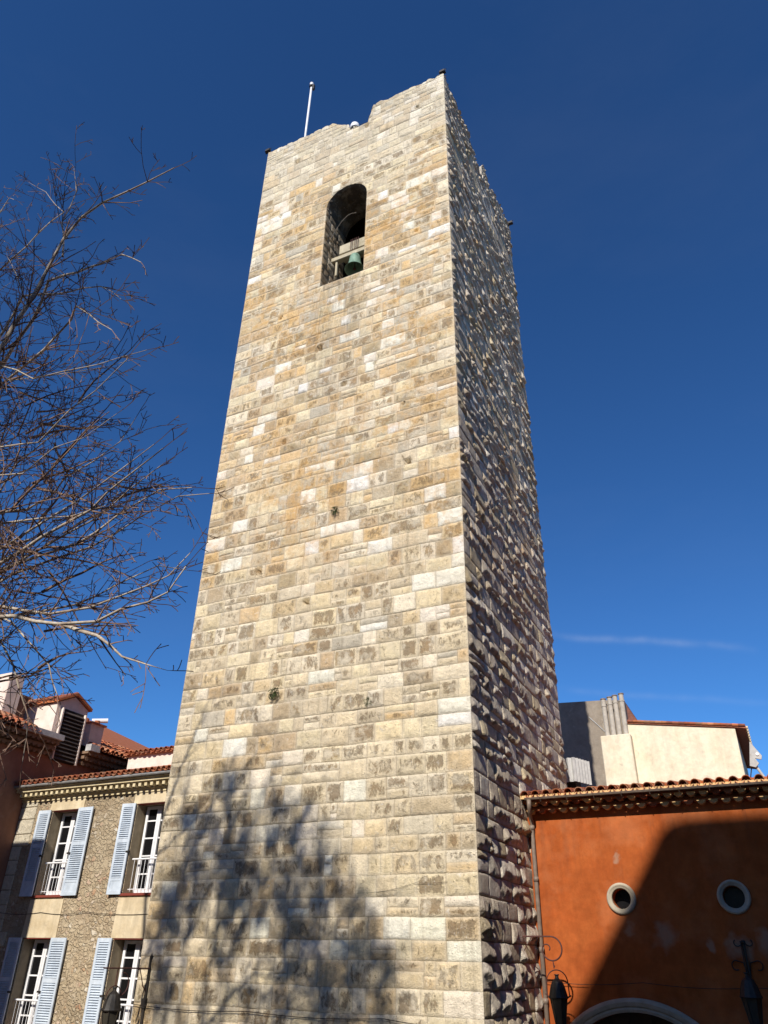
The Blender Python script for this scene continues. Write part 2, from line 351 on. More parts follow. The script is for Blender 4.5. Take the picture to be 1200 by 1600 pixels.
# ------------------------------------------------------------------ the tower
PROF_F = [(-8.0, 31.05), (-7.97, 31.07), (-7.32, 30.98), (-6.22, 30.94), (-5.1, 30.97), (-4.87, 30.97), (-4.40, 30.55), (-4.09, 30.42), (-4.0, 30.0), (-3.18, 29.92), (-3.14, 30.35), (-2.99, 30.92), (-1.98, 30.88), (-.9, 30.86), (0, 30.82)]
PROF_R = [(0, 30.82), (.56, 30.80), (1.7, 30.72), (2.71, 30.98), (2.8, 30.45), (3.4, 30.25), (3.5, 29.95), (4.15, 29.9), (4.25, 30.7), (4.45, 31.2), (5.0, 31.22), (5.05, 30.5), (5.6, 30.75), (5.7, 31.05), (6.8, 31.2), (7.99, 31.4), (8.3, 31.42)]
def interp(P):
    xs = np.array([p[0] for p in P]); zs = np.array([p[1] for p in P])
    return lambda u: np.interp(u, xs, zs)
OX0, OX1, OZ0, OSP = -4.80, -3.13, 21.45, 25.58
OXC, OR = (OX0 + OX1) / 2, (OX1 - OX0) / 2
# shared course heights, with joints forced at the sill and the arch spring
crs = [GZ]; rc = random.Random(5)
while crs[-1] < 31.6:
    hgt = rc.uniform(.32, .47) if crs[-1] < 29.3 else rc.uniform(.22, .34)
    nz_ = crs[-1] + hgt
    for fz in (OZ0, OSP):
        if crs[-1] < fz - 1e-6 and nz_ > fz - .16: nz_ = fz
    crs.append(nz_)
courses = list(zip(crs[:-1], crs[1:]))
HOLES_F = [(-6.4, 29.45, .10), (-4.63, 18.53, .10), (-3.63, 16.69, .08), (-5.97, 10.84, .08), (-4.38, 9.62, .07), (-2.0, 19.9, .07), (-6.3, 20.6, .06), (-5.6, 15.1, .06), (-1.5, 13.2, .07), (-2.9, 24.9, .05), (-6.9, 26.3, .06), (-1.16, 29.44, .07), (-2.57, 17.14, .04), (-1.63, 15.26, .035), (-6.9, 13.4, .03), (-1.2, 22.4, .035), (-.55, 24.3, .03), (-3.25, 30.0 - .25, .08)]
HOLES_R = [(1.9, 27.6, .14), (4.4, 24.2, .16), (6.2, 19.3, .16), (3.3, 21.6, .11), (5.1, 14.0, .1)]
def pal_front(u, z, r):
    """base colour and crust amount of one block of the front"""
    x = r.random(); fld = float(fbm(np.array([[u * .55, 2.0, z * .45]]), 2, 77)[0]); fl2 = float(fbm(np.array([[u * .4 + 9, 5.0, z * .35]]), 2, 78)[0])
    cream = [(.66, .57, .42), (.70, .62, .49), (.62, .53, .39), (.71, .64, .53), (.58, .50, .38), (.68, .58, .40)]
    c = list(r.choice(cream)); a = r.uniform(.1, .9)
    white = .02 + max(0, fld - .5) * 1.3 + (.05 if 8 < z < 14 else 0) + (.12 if abs(u + .25) < .35 else 0)
    och = max(0, fl2 - .5) * 1.4 + .05 + (.22 if 12 < z < 25 and u < -3.5 else 0) + (.10 if 11 < z < 26 else 0)
    if x < white * .6: c = [.85, .78, .70]; a = r.uniform(0, .12)
    elif x < white + och:
        c = list(r.choice([(.62, .45, .25), (.58, .43, .26), (.61, .49, .32), (.50, .38, .25)])); a = r.uniform(.2, .7)
    elif x < white + och + .10: c = list(r.choice([(.46, .38, .26), (.42, .34, .24), (.50, .46, .39)])); a = r.uniform(.1, .6)
    elif x < white + och + .16: c = [.66, .58, .42]; a = .3
    if z > 27.5: c = [ci * .5 + k * .5 for ci, k in zip(c, (.60, .55, .46))]; a *= .5
    if z < 6: c = [ci * .72 + k * .28 for ci, k in zip(c, (.68, .60, .44))]
    j = r.uniform(.86, 1.12) * 1.12; return [min(m_, ci * j * w) for ci, w, m_ in zip(c, (1.02, .985, .91), (.88, .84, .77))], a
def pal_side(u, z, r):
    c = list(r.choice([(.66, .58, .48), (.62, .53, .42), (.70, .63, .55), (.56, .48, .40), (.76, .69, .60), (.63, .53, .37)])); j = r.uniform(.82, 1.1)
    return [ci * j * w for ci, w in zip(c, (.97, .95, .90))], r.uniform(.0, .45)
def stone_face(mp_, u0, u1, prof, pal, seed, res, big, flatp, opening=False, holes=(), corner=None, lens=(.27, .74), zmin=None, jointd=.014, cr=None):
    """one face of coursed blocks: every block its own relief, all in one mesh"""
    r = random.Random(seed); V = []; F = []; C = []; base = 0
    for (zA, zB) in (cr or courses):
        za, zb = zA, zB
        if zmin is not None and zb < zmin: continue
        top = zb > 29.3
        ends = [(u0, u1)]
        if opening and za > OZ0 - 1e-3 and zb < OSP + 1e-3: ends = [(u0, OX0), (OX1, u1)]
        crowp = r.uniform(-.004, .004)
        for ua, ub in ends:
            za, zb = zA, zB
            us = [ua]
            if corner == 'u1': pass
            while us[-1] < ub - 1e-6:
                l = r.uniform(*lens) * (.62 if top else 1) * (1 if r.random() > .15 else 1.35)
                nx = us[-1] + l
                if ub - nx < .26: nx = ub
                us.append(nx)
            cells = []
            for a, b_ in zip(us[:-1], us[1:]):
                k_ = r.random()
                if k_ < .13 and b_ - a > .3:      # a thin pair of stones instead of one block
                    zm = za + (zb - za) * r.uniform(.38, .62); cells += [(a, b_, za, zm), (a, b_, zm, zb)]
                elif k_ < .20 and b_ - a > .45:   # a block with a small packing stone beside it
                    um = a + (b_ - a) * r.uniform(.25, .4); zm = za + (zb - za) * r.uniform(.4, .6); cells += [(um, b_, za, zb), (a, um, za, zm), (a, um, zm, zb)]
                else: cells.append((a, b_, za, zb))
            for a, b_, za, zb in cells:
                if prof is not None and prof((a + b_) / 2) < za - .3: continue
                L = b_ - a; H = zb - za; ins = .011
                nu = max(3, int(L / res)); nz_ = max(3, int(H / res))
                su = np.concatenate([[0, ins], np.linspace(ins, L - ins, nu)[1:-1], [L - ins, L]])
                sz = np.concatenate([[0, ins], np.linspace(ins, H - ins, nz_)[1:-1], [H - ins, H]])
                UU, ZZ = np.meshgrid(su, sz)
                d = np.minimum(np.minimum(UU, L - UU), np.minimum(ZZ, H - ZZ))
                flat = r.random() < flatp
                P3 = np.stack([(UU + a) * 1.0, np.full_like(UU, seed * 3.1 + r.random() * 40), ZZ + za], -1)
                nzb = fbm(P3 * 4.2, 4, seed); ridge = 1 - np.abs(fbm(P3 * np.array([9.0, 1, 6.0]), 4, seed + 5) * 2 - 1)
                grow = 1 - np.exp(-np.maximum(d - ins, 0) / (.045 if big < .1 else .028))
                if flat: h = .004 + grow * (.006 + big * .10 * (nzb - .3))
                else:
                    amp = big * r.uniform(.45, 1.15)
                    tilt = r.uniform(-.30, .30) * (ZZ / H - .5) + r.uniform(-.3, .3) * (UU / L - .5)
                    h = grow * amp * (np.clip(nzb * 1.9 - .55, 0, 1.1) * .62 + (ridge - .62) * .62 + .26 + tilt)
                    if big > .1:      # rock-faced blocks: slope out from the top bed, jagged fracture and undercut below
                        t_ = 1 - ZZ / H
                        cut = r.uniform(.45, 1.0) + (vnoise(np.stack([(UU + a) * 7, ZZ * 0 + r.random() * 50, ZZ * 0], -1), seed) - .5) * .55 + (vnoise(np.stack([(UU + a) * 24, ZZ * 0 + r.random() * 50, ZZ * 3], -1), seed) - .5) * .22
                        cut = np.clip(cut, .15, .95)
                        prof_ = np.where(t_ < cut, (t_ / cut) ** .7, np.clip(1 - (t_ - cut) / .13, 0, 1))
                        endr = 1 - r.uniform(.2, .7) * np.clip(1 - np.minimum(UU, L - UU) / (L * r.uniform(.15, .45)), 0, 1)
                        low = fbm(P3 * np.array([3.2, 1, 4.5]), 2, seed + 11)
                        h = np.clip(d / .018, 0, 1) * (amp * .50 * prof_ * endr * (.55 + .9 * low) + big * .13 * (nzb - .45) * (.4 + prof_))
                    h = np.maximum(h, .0)
                h = h + crowp + r.uniform(-.005, .008)
                h = np.where(d < ins * .5, -jointd, h)
                if corner == 'u1': h = h * np.clip((u1 - (UU + a)) / .10, 0, 1)
                if corner == 'u0': h = h * np.clip(((UU + a) - u0) / .09, 0, 1) + 0 * h
                X = UU + a; Z = ZZ + za
                # irregular joints
                jx = (vnoise(np.stack([X * 23, Z * 23, X * 0 + seed], -1), 8) - .5) * .013 + (vnoise(np.stack([X * .9, Z * 3, X * 0 + seed], -1), 3) - .5) * .016; jz = (vnoise(np.stack([X * 23, Z * 23, X * 0 + seed + 4], -1), 9) - .5) * .013 + (vnoise(np.stack([X * 1.7, Z * .9, X * 0 + seed + 9], -1), 4) - .5) * .028
                edge = np.clip(np.minimum(X - u0, u1 - X) / .12, 0, 1)
                inop = 0
                if opening: edge = edge * np.clip(np.minimum(np.abs(X - OX0), np.abs(X - OX1)) / .1, 0, 1)
                Xj = X + jx * edge; Zj = Z + jz * (np.clip(np.abs(Z - OZ0) / .1, 0, 1) if opening else 1)
                for hx, hz, hr in holes:
                    q = np.maximum(np.abs(Xj - hx), np.abs(Zj - hz) * .9)
                    h = np.where(q < hr, -.22, h)
                dead = np.zeros(X.shape, bool)
                if opening and zb > OSP and za < OSP + OR + .05:
                    rr = np.hypot(Xj - OXC, Zj - OSP); ins_ = (rr < OR) & (Zj > OSP - .001)
                    ang = np.arctan2(Zj - OSP, Xj - OXC)
                    dead |= rr < OR - 1e-6
                    Xj = np.where(ins_, OXC + OR * np.cos(ang), Xj); Zj = np.where(ins_, OSP + OR * np.sin(ang), Zj); h = np.where(ins_, 0, h)
                if prof is not None:
                    pz = prof(Xj) + (vnoise(np.stack([Xj * 5, Xj * 0, Xj * 0 + seed], -1)) - .5) * (.10 if big < .1 else .24)
                    over = Zj > pz; dead |= over; Zj = np.where(over, pz, Zj)
                m, n = X.shape
                pts = mp_(Xj.ravel(), Zj.ravel(), h.ravel())
                idx = np.arange(m * n).reshape(m, n)
                q = np.stack([idx[:-1, :-1], idx[:-1, 1:], idx[1:, 1:], idx[1:, :-1]], -1).reshape(-1, 4)
                keep = ~(dead.ravel()[q].all(1)); q = q[keep]
                if not len(q): continue
                col, al = pal(a + L / 2, za + H / 2, r)
                cc = np.empty((m * n, 4), np.float32); cc[:, :3] = col; cc[:, 3] = al
                jm = (d.ravel() < ins * .5); dd_ = d.ravel(); e_ = np.clip(1 - dd_ / .07, 0, 1) * (.5 if jointd < .01 else .0)
                cc[:, :3] = cc[:, :3] * (1 - e_[:, None]) + np.array((.68, .61, .49)) * e_[:, None]
                cc[:, 3] = al * (.25 + 1.05 * np.clip(dd_ / .11, 0, 1)) if jointd < .01 else al
                cc[jm, :3] = (np.array(col) * .35 + np.array((.56, .47, .34)) * .40) if jointd < .01 else (np.array(col) * .45 + np.array((.40, .34, .25)) * .35); cc[jm, 3] = 0
                V.append(pts); F.append(q + base); C.append(cc); base += m * n
    return np.concatenate(V), np.concatenate(F), np.concatenate(C)
def build_np(name, V, F, C, m, parent, flip=False, smooth=True):
    me = bpy.data.meshes.new(name); 
    if flip: F = F[:, ::-1]
    me.vertices.add(len(V)); me.vertices.foreach_set('co', V.astype(np.float32).ravel())
    me.loops.add(F.size); me.loops.foreach_set('vertex_index', F.astype(np.int32).ravel())
    me.polygons.add(len(F)); me.polygons.foreach_set('loop_start', np.arange(0, F.size, 4, dtype=np.int32)); me.polygons.foreach_set('loop_total', np.full(len(F), 4, np.int32))
    me.update(calc_edges=True); me.validate()
    at = me.color_attributes.new('Col', 'FLOAT_COLOR', 'POINT'); at.data.foreach_set('color', C.astype(np.float32).ravel())
    if smooth: me.polygons.foreach_set('use_smooth', [True] * len(me.polygons))
    me.materials.append(m); o = bpy.data.objects.new(name, me); COL.objects.link(o)
    if parent is not None: o.parent = parent; o.matrix_parent_inverse = Matrix.Translation(-Vector(parent.location))
    return o
TW = thing('stone_tower', 'tall square limestone tower with an arched bell opening near its broken top', 'tower', (-4, 4.1, GZ))
V, F, C = stone_face(lambda u, z, h: np.stack([u, -h, z], -1), -8.0, 0.0, interp(PROF_F), pal_front, 21, .045, .048, .38, True, HOLES_F, 'u1', jointd=.007)
build_np('front_wall', V, F, C, M_STONE, TW)
V, F, C = stone_face(lambda u, z, h: np.stack([h, u, z], -1), 0.0, 8.24, interp(PROF_R), pal_side, 33, .034, .19, .30, False, HOLES_R, 'u0', lens=(.30, .82), jointd=.03)
build_np('side_wall', V, F, C, M_STONE, TW)
V, F, C = stone_face(lambda u, z, h: np.stack([-8.0 - h, 8.24 - u, z], -1), 0.0, 8.24, interp([(0, 31.3), (3, 31.0), (8.24, 31.05)]), pal_side, 44, .17, .05, .5)
build_np('side_wall', V, F, C, M_STONE, TW)
V, F, C = stone_face(lambda u, z, h: np.stack([-u, 8.24 + h, z], -1), 0.0, 8.0, interp([(0, 31.4), (8, 31.3)]), pal_side, 55, .17, .05, .5)
build_np('back_wall', V, F, C, M_STONE, TW)
# parapet thickness, inner faces and roof deck
cap = MB(); cc = (.55, .50, .42, .3)
pf = interp(PROF_F); pr = interp(PROF_R)
def capstrip(pts_out, pts_in):
    vs = []; n = len(pts_out)
    for (o_, i_) in zip(pts_out, pts_in): vs += [o_, i_, (i_[0], i_[1], 29.3)]
    cap.add(vs, [(3 * k, 3 * k + 3, 3 * k + 4, 3 * k + 1) for k in range(n - 1)] + [(3 * k + 1, 3 * k + 4, 3 * k + 5, 3 * k + 2) for k in range(n - 1)], cc)
us = np.linspace(-8, 0, 80); capstrip([(u, 0.0, float(pf(u)) - .05) for u in us], [(max(-7.3, min(-.7, u)), .7, float(pf(u)) - .07) for u in us])
us = np.linspace(0, 8.24, 80); capstrip([(0.0, u, float(pr(u)) - .05) for u in us], [(-.7, max(.7, min(7.54, u)), float(pr(u)) - .07) for u in us])
capstrip([(-8, u, 31.0) for u in (0, 8.24)], [(-7.3, u, 31.0) for u in (.7, 7.54)])
capstrip([(u, 8.24, 31.3) for u in (-8, 0)], [(u, 7.54, 31.3) for u in (-7.3, -.7)])
cap.add([(-7.9, .1, 29.3), (-.1, .1, 29.3), (-.1, 8.1, 29.3), (-7.9, 8.1, 29.3)], [(0, 1, 2, 3)], cc)
cap.build('parapet_top', M_STONE, TW)
# bell opening: jambs, soffit, sill and the chamber behind
DEP = 1.5
jc = [(a, min(b, OSP)) for a, b in courses if a > OZ0 - .01 and a < OSP - .01]
def pal_dark(u, z, r):  # jamb stones coloured darker than the walls to deepen the opening's shade
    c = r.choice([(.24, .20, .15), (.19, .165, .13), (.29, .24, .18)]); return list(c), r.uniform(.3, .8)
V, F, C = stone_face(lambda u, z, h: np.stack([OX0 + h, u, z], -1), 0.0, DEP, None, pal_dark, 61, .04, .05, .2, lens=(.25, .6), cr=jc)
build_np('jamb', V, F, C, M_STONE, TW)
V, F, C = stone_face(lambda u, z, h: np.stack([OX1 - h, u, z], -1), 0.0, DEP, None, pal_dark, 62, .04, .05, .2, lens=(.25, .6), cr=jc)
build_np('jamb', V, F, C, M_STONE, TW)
so = MB(); vs = []; fs = []; na, nd = 28, 16
for i in range(na + 1):
    a = PI * i / na
    for j in range(nd + 1):
        y = DEP * j / nd; rr = OR - (0 if j == 0 else (float(vnoise(np.array([i * .8, j * .9, 3.]))) * .045))
        vs.append((OXC - rr * math.cos(a), y, OSP + rr * math.sin(a)))
for i in range(na):
    for j in range(nd): fs.append((i * (nd + 1) + j, (i + 1) * (nd + 1) + j, (i + 1) * (nd + 1) + j + 1, i * (nd + 1) + j + 1))
so.add(vs, fs, (.15, .125, .10, .5)); so.build('soffit', M_STONE, TW)  # soffit stone darkened in colour too, adding to the vault's shade
si = MB(); si.box(OX0 - .01, OX1 + .01, .004, DEP, OZ0 - .3, OZ0 + .004, (.5, .45, .36, .3)); si.build('sill', M_STONE, TW)
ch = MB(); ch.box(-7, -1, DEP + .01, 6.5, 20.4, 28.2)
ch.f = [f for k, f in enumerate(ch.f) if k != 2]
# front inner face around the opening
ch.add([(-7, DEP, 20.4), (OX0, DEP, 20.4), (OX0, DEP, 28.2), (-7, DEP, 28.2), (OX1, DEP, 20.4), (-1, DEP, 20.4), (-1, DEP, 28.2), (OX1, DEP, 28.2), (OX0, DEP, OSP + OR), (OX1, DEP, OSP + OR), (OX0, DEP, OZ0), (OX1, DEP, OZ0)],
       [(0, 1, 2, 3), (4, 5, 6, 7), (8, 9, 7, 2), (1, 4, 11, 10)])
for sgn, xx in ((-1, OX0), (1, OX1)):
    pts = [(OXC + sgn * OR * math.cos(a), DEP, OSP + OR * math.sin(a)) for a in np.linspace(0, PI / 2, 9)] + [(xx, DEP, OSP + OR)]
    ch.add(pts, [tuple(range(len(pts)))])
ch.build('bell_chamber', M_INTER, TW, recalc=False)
# ------------------------------------------------------------------ bell, beams, things on the crown
bl = thing('church_bell', 'small green bronze bell hanging in the arched opening high on the tower', 'bell', (-3.88, .72, 22.6))
b = MB(); prof = [(.001, .72), (.10, .72), (.17, .69), (.20, .60), (.215, .45), (.235, .28), (.28, .14), (.345, .03), (.365, 0), (.345, .005), (.30, .05), (.24, .16), (.20, .3), (.18, .5), (.001, .6)]
b.lathe(prof, 28, (-3.88, .72, 22.60)); b.build('bell_body', M_BRONZE, bl, smooth=True)
b = MB(); b.tube([(-3.88, .72, 23.25), (-3.88, .72, 22.66)], .018, 6); b.lathe([(.001, -.06), (.05, -.03), (.055, .02), (.001, .06)], 10, (-3.88, .72, 22.64)); b.build('clapper', M_IRONR, bl, smooth=True)
b = MB()
for dx in (-.14, -.07, .02, .09, .16): b.tube([(-3.88 + dx * .4, .70, 23.30), (-3.88 + dx, .56, 23.62), (-3.88 + dx, .60, 24.13)], .011, 5)
b.build('hanging_straps', M_IRONR, bl)
bm_ = thing('bell_beam', 'pale wooden beam across the arched opening above the green bell', 'beam', (-4, .95, 23.6))
b = MB(); b.box(-4.52, OX1 + .1, .64, 1.12, 23.62, 24.08); b.build('upper_beam', M_WOOD, bm_, bevel=.015)
b = MB(); b.box(OX0 - .05, OX1 + .1, .60, .80, 23.32, 23.50); b.build('lower_beam', M_WOOD, bm_, bevel=.01)
b = MB(); b.box(OX0 + .14, OX0 + .22, .66, .74, 22.6, 23.32); b.build('post', M_WOOD, bm_, bevel=.008)
b = MB()
cabp = [(OX0 + .02 + t * .9, .35 + .25 * t, 24.2 + 1.35 * math.sin(min(1, t * 1.15) * PI / 2)) for t in np.linspace(0, 1, 12)]
b.tube(cabp, .007, 5)
for k in (2, 5, 8, 11): b.lathe([(.001, -.03), (.03, 0), (.001, .03)], 6, cabp[k])
tag(b.build('light_cable', M_GREYR), 'thin curved cable with small lamps inside the tower bell arch', 'cable')
fp = thing('mast', 'slim white mast with a rounded cap standing on the tower crown', 'mast', (-6.53, .5, 30.9))
b = MB(); b.tube([(-6.55, .5, 30.2), (-6.53, .5, 35.75)], [.055, .045], 10); b.build('pole', M_WPLAST, fp, smooth=True)
b = MB(); b.lathe([(.001, .32), (.05, .31), (.085, .26), (.09, .12), (.06, .08)], 12, (-6.53, .5, 35.7)); b.build('cap', M_WPLAST, fp, smooth=True)
b = MB(); b.lathe([(.10, 0), (.10, .10), (.05, .11)], 12, (-6.53, .5, 35.68)); b.box(-6.46, -6.36, .45, .55, 35.40, 35.74); b.build('collar', M_BLACK, fp)
dc = thing('dome_camera', 'white dome camera sitting in the gap of the tower parapet', 'camera', (-3.98, .3, 30.2))
b = MB(); b.lathe([(.001, .40), (.10, .40), (.17, .36), (.19, .28), (.19, .12), (.17, .10), (.001, .10)], 20, (-3.98, .3, 30.32)); b.build('housing', M_WPLAST, dc, smooth=True)
b = MB(); b.lathe([(.15, .10), (.15, .02), (.11, -.06), (.05, -.11), (.001, -.12)], 20, (-3.98, .3, 30.32)); b.build('lens_dome', M_GLASS, dc, smooth=True)
b = MB(); b.tube([(-3.98, .42, 30.0), (-3.98, .42, 30.52), (-3.98, .3, 30.55)], .03, 8); b.build('bracket', M_WPLAST, dc)
def spot(x, y, z, dx, dy, label):
    t = thing('floodlight', label, 'floodlight', (x, y, z), 'small dark floodlights on the tower corners')
    b = MB(); b.tube([(x, y, z - .12), (x + dx * .1, y + dy * .1, z + .04)], .025, 6); b.build('bracket', M_BLACK, t)
    b = MB(); X, Y = x + dx * .16, y + dy * .16
    b.add([(X - .11, Y - .07, z), (X + .11, Y - .07, z), (X + .13, Y + .05, z - .05), (X - .13, Y + .05, z - .05), (X - .09, Y - .06, z + .13), (X + .09, Y - .06, z + .13), (X + .11, Y + .06, z + .10), (X - .11, Y + .06, z + .10)],
          [(0, 3, 2, 1), (4, 5, 6, 7), (0, 1, 5, 4), (1, 2, 6, 5), (2, 3, 7, 6), (3, 0, 4, 7)]); b.build('housing', M_BLACK, t)
    b = MB(); b.tube([(X - .13, Y, z + .05), (X - .15, Y, z + .17), (X + .15, Y, z + .17), (X + .13, Y, z + .05)], .012, 5); b.build('yoke', M_BLACK, t)
spot(-.05, .05, 30.98, 0, -.2, 'small dark floodlight on the highest front corner of the tower')
spot(-7.95, .05, 31.15, -.5, -.3, 'small dark floodlight on the left corner of the tower top')
spot(-.02, 8.0, 31.35, 1, 0, 'small dark floodlight on the rear right corner of the tower top')
def tuft(x, z, s, n, label, seed):
    r = random.Random(seed); b = MB()
    for i in range(n):
        a = r.uniform(0, 2 * PI); e = r.uniform(-.6, 1.2); l = s * r.uniform(.4, 1)
        p0 = Vector((x, -.01, z)); d = Vector((math.cos(a) * .8, -abs(math.cos(e)) * .8, math.sin(a) * .9)).normalized()
        p = p0 + d * l; w = d.orthogonal().normalized() * s * .18; q = d.cross(w)
        b.tube([p0, p0 + d * l * .6 + Vector((0, 0, .02)), p], [.004, .003, .002], 3)
        for k in (-1, 1, .2):
            u = (w * k + q * r.uniform(-1, 1)).normalized() * s * r.uniform(.2, .4)
            b.add([p, p + u * .6 + d * .02, p + u + d * s * .15, p + u * .3 + d * s * .2], [(0, 1, 2, 3)])
    tag(b.build('wall_plant', M_LEAF), label, 'plant', 'tufts of plants in the tower joints')
tuft(-5.06, 7.26, .17, 55, 'green leafy tuft rooted in the lower left of the tower front', 1)
tuft(-3.63, 12.15, .15, 48, 'dark small tuft rooted half way up the tower front, highest of the three', 2)
tuft(-2.45, 6.75, .12, 34, 'brownish low tuft in a joint of the lower middle tower front', 3)
# ------------------------------------------------------------------ roof tiles
def tile_col(r):
    c = r.choice([(.42, .13, .06), (.36, .11, .055), (.48, .17, .08), (.30, .11, .07), (.40, .20, .12), (.52, .22, .11)]); j = r.uniform(.75, 1.1)
    return (c[0] * j, c[1] * j, c[2] * j, 0)
def tiles(b, ex0, ex1, along, p_edge, up, rise, length, pitch=.21, rad=.078, seed=1, thick=.014, ncourse=None):
    """barrel tiles laid in rows: 'along' is the eave direction, 'up' the horizontal upslope direction, p_edge(s) gives the eave point"""
    r = random.Random(seed); n = int((ex1 - ex0) / pitch); step = .36; nc = ncourse or max(1, int(length / step))
    A = Vector(along); Uh = Vector(up)
    sl = Vector((Uh.x, Uh.y, rise)).normalized(); nrm = A.cross(sl); nrm = nrm if nrm.z > 0 else -nrm
    for i in range(n):
        s0 = ex0 + (i + .5) * pitch + r.uniform(-.008, .008)
        for k in range(nc):
            base = p_edge(s0) + sl * (k * step + r.uniform(-.02, .02)) + nrm * (.012 * 1)
            jx = r.uniform(-.02, .02)
            for kind in (0, 1):     # cover (convex) and channel (concave) tile
                cpos = base + (A * (pitch / 2) if kind else Vector((0, 0, 0))); col = tile_col(r)
                vs = []; m = 8; segl = step + .07
                for e, (t_, rr) in enumerate(((0, rad * 1.05), (segl, rad * .9))):
                    for q in range(m + 1):
                        a = PI * q / m
                        for th in (0, thick):
                            R_ = rr - th
                            if kind == 0: off = A * (-math.cos(a) * R_ + jx * .3) + nrm * (math.sin(a) * R_ + .035 + (.02 * (1 - e)))
                            else: off = A * (-math.cos(a) * R_) + nrm * (-math.sin(a) * R_ * .75 + .035 + (.02 * (1 - e)))
                            vs.append(cpos + sl * (t_ - (.04 if kind else 0)) + off)
                w = 2 * (m + 1); fs = []
                for q in range(m):
                    o0, i0, o1, i1 = 2 * q, 2 * q + 1, 2 * q + 2, 2 * q + 3
                    fs += [(o0, o1, o1 + w, o0 + w), (i0, i0 + w, i1 + w, i1), (o0, i0, i1, o1)]
                b.add(vs, fs, col)
# ------------------------------------------------------------------ orange building on the right
OB = thing('orange_house', 'orange rendered building with two round windows and a tiled eave beside the tower', 'building', (6, 6, GZ))
WY = 3.7; RX1 = 14.0
wl = MB(); 
def wall_with_holes(b, x0, x1, z0, z1, y, holes, th=.5, step=None):
    """flat wall in x,z with round holes: built as columns of quads around each hole"""
    xs = sorted({x0, x1} | {h[0] - h[2] - .25 for h in holes} | {h[0] + h[2] + .25 for h in holes})
    for a, c in zip(xs[:-1], xs[1:]):
        hh = [h for h in holes if a < h[0] < c]
        if not hh: b.add([(a, y, z0), (c, y, z0), (c, y, z1), (a, y, z1)], [(0, 1, 2, 3)]); continue
        cx, cz, r = hh[0]; s = (c - a) / 2; za, zb = cz - s, cz + s
        if za > z0: b.add([(a, y, z0), (c, y, z0), (c, y, za), (a, y, za)], [(0, 1, 2, 3)])
        if zb < z1: b.add([(a, y, zb), (c, y, zb), (c, y, z1), (a, y, z1)], [(0, 1, 2, 3)])
        n = 32; ring = []; sq = []
        for k in range(n):
            t = 2 * PI * (k + .5) / n; ring.append((cx + r * math.cos(t), y, cz + r * math.sin(t)))
            m_ = max(abs(math.cos(t)), abs(math.sin(t))); sq.append((cx + s * math.cos(t) / m_, y, cz + s * math.sin(t) / m_))
        b.add(ring + sq, [(k, (k + 1) % n, (k + 1) % n + n, k + n) for k in range(n)])
        # fill square corners
        for sx, sz in ((1, 1), (-1, 1), (-1, -1), (1, -1)):
            cor = (cx + sx * s, y, cz + sz * s)
            near = sorted(range(n), key=lambda k: (sq[k][0] - cor[0]) ** 2 + (sq[k][2] - cor[2]) ** 2)[:2]
            b.add([cor, sq[near[0]], sq[near[1]]], [(0, 1, 2)])
        b.lathe([(r, 0), (r, th)], n, (cx, y, cz), axis='y', rot=PI / n)
PC, PZ, PR_ = 1.94, -.96, 1.82      # portal arch centre and inner radius
WIN = [(1.97, 2.93, .20), (4.25, 2.93, .21)]
wall_with_holes(wl, 0.0, PC - PR_ - .6 if False else RX1, 1.45, 5.25, WY, WIN, .35)
# lower zone round the portal
arc = [(PC + PR_ * math.cos(a), PZ + PR_ * math.sin(a)) for a in np.linspace(PI, 0, 41)]
for (xa, za), (xb, zb) in zip(arc[:-1], arc[1:]):
    wl.add([(xa, WY, za), (xb, WY, zb), (xb, WY, 1.45), (xa, WY, 1.45)], [(0, 1, 2, 3)])
    wl.add([(xa, WY, za), (xb, WY, zb), (xb, WY + .5, zb), (xa, WY + .5, za)], [(0, 1, 2, 3)])
wl.add([(0, WY, GZ), (PC - PR_, WY, GZ), (PC - PR_, WY, 1.45), (0, WY, 1.45)], [(0, 1, 2, 3)])
wl.add([(PC + PR_, WY, GZ), (RX1, WY, GZ), (RX1, WY, 1.45), (PC + PR_, WY, 1.45)], [(0, 1, 2, 3)])
for xx in (PC - PR_, PC + PR_): wl.add([(xx, WY, GZ), (xx, WY + .5, GZ), (xx, WY + .5, PZ), (xx, WY, PZ)], [(0, 1, 2, 3)])
wl.add([(RX1, WY, GZ), (RX1, 18, GZ), (RX1, 18, 5.25), (RX1, WY, 5.25)], [(0, 1, 2, 3)])
wl.build('wall', M_ORANGE, OB, recalc=False)
M_DOORG = mat('dark_door_wood', rough=.6, build=plaster((.045, .03, .022), (.07, .045, .03), None, 3, .4, .2), spec=.3)
b = MB(); b.box(PC - PR_ - .1, PC + PR_ + .1, WY + .42, WY + .5, GZ, 1.4)
for k in range(9): b.box(PC - PR_ + k * .42 + .02, PC - PR_ + k * .42 + .38, WY + .39, WY + .42, GZ, 1.0)
b.build('door', M_DOORG, OB)
M_MOULD = mat('pale_stone_moulding', rough=.85, build=plaster((.40, .345, .26), (.48, .42, .33), (.26, .22, .17), 4, .4, .4), spec=.2)
b = MB(); pf_ = [(0, 0), (0, -.07), (.05, -.09), (.09, -.07), (.11, -.10), (.18, -.12), (.22, -.10), (.25, -.06), (.25, 0)]
vs = []; fs = []; na = 48; m = len(pf_)
for i in range(na + 1):
    a = PI - PI * i / na
    for (dr, dy) in pf_: vs.append((PC + (PR_ + dr) * math.cos(a), WY + dy, PZ + (PR_ + dr) * math.sin(a)))
for i in range(na):
    for j in range(m - 1): fs.append((i * m + j, (i + 1) * m + j, (i + 1) * m + j + 1, i * m + j + 1))
b.add(vs, fs)
for sx in (-1, 1): b.box(*(sorted((PC + sx * PR_, PC + sx * (PR_ + .25)))), WY - .10, WY, GZ, PZ)
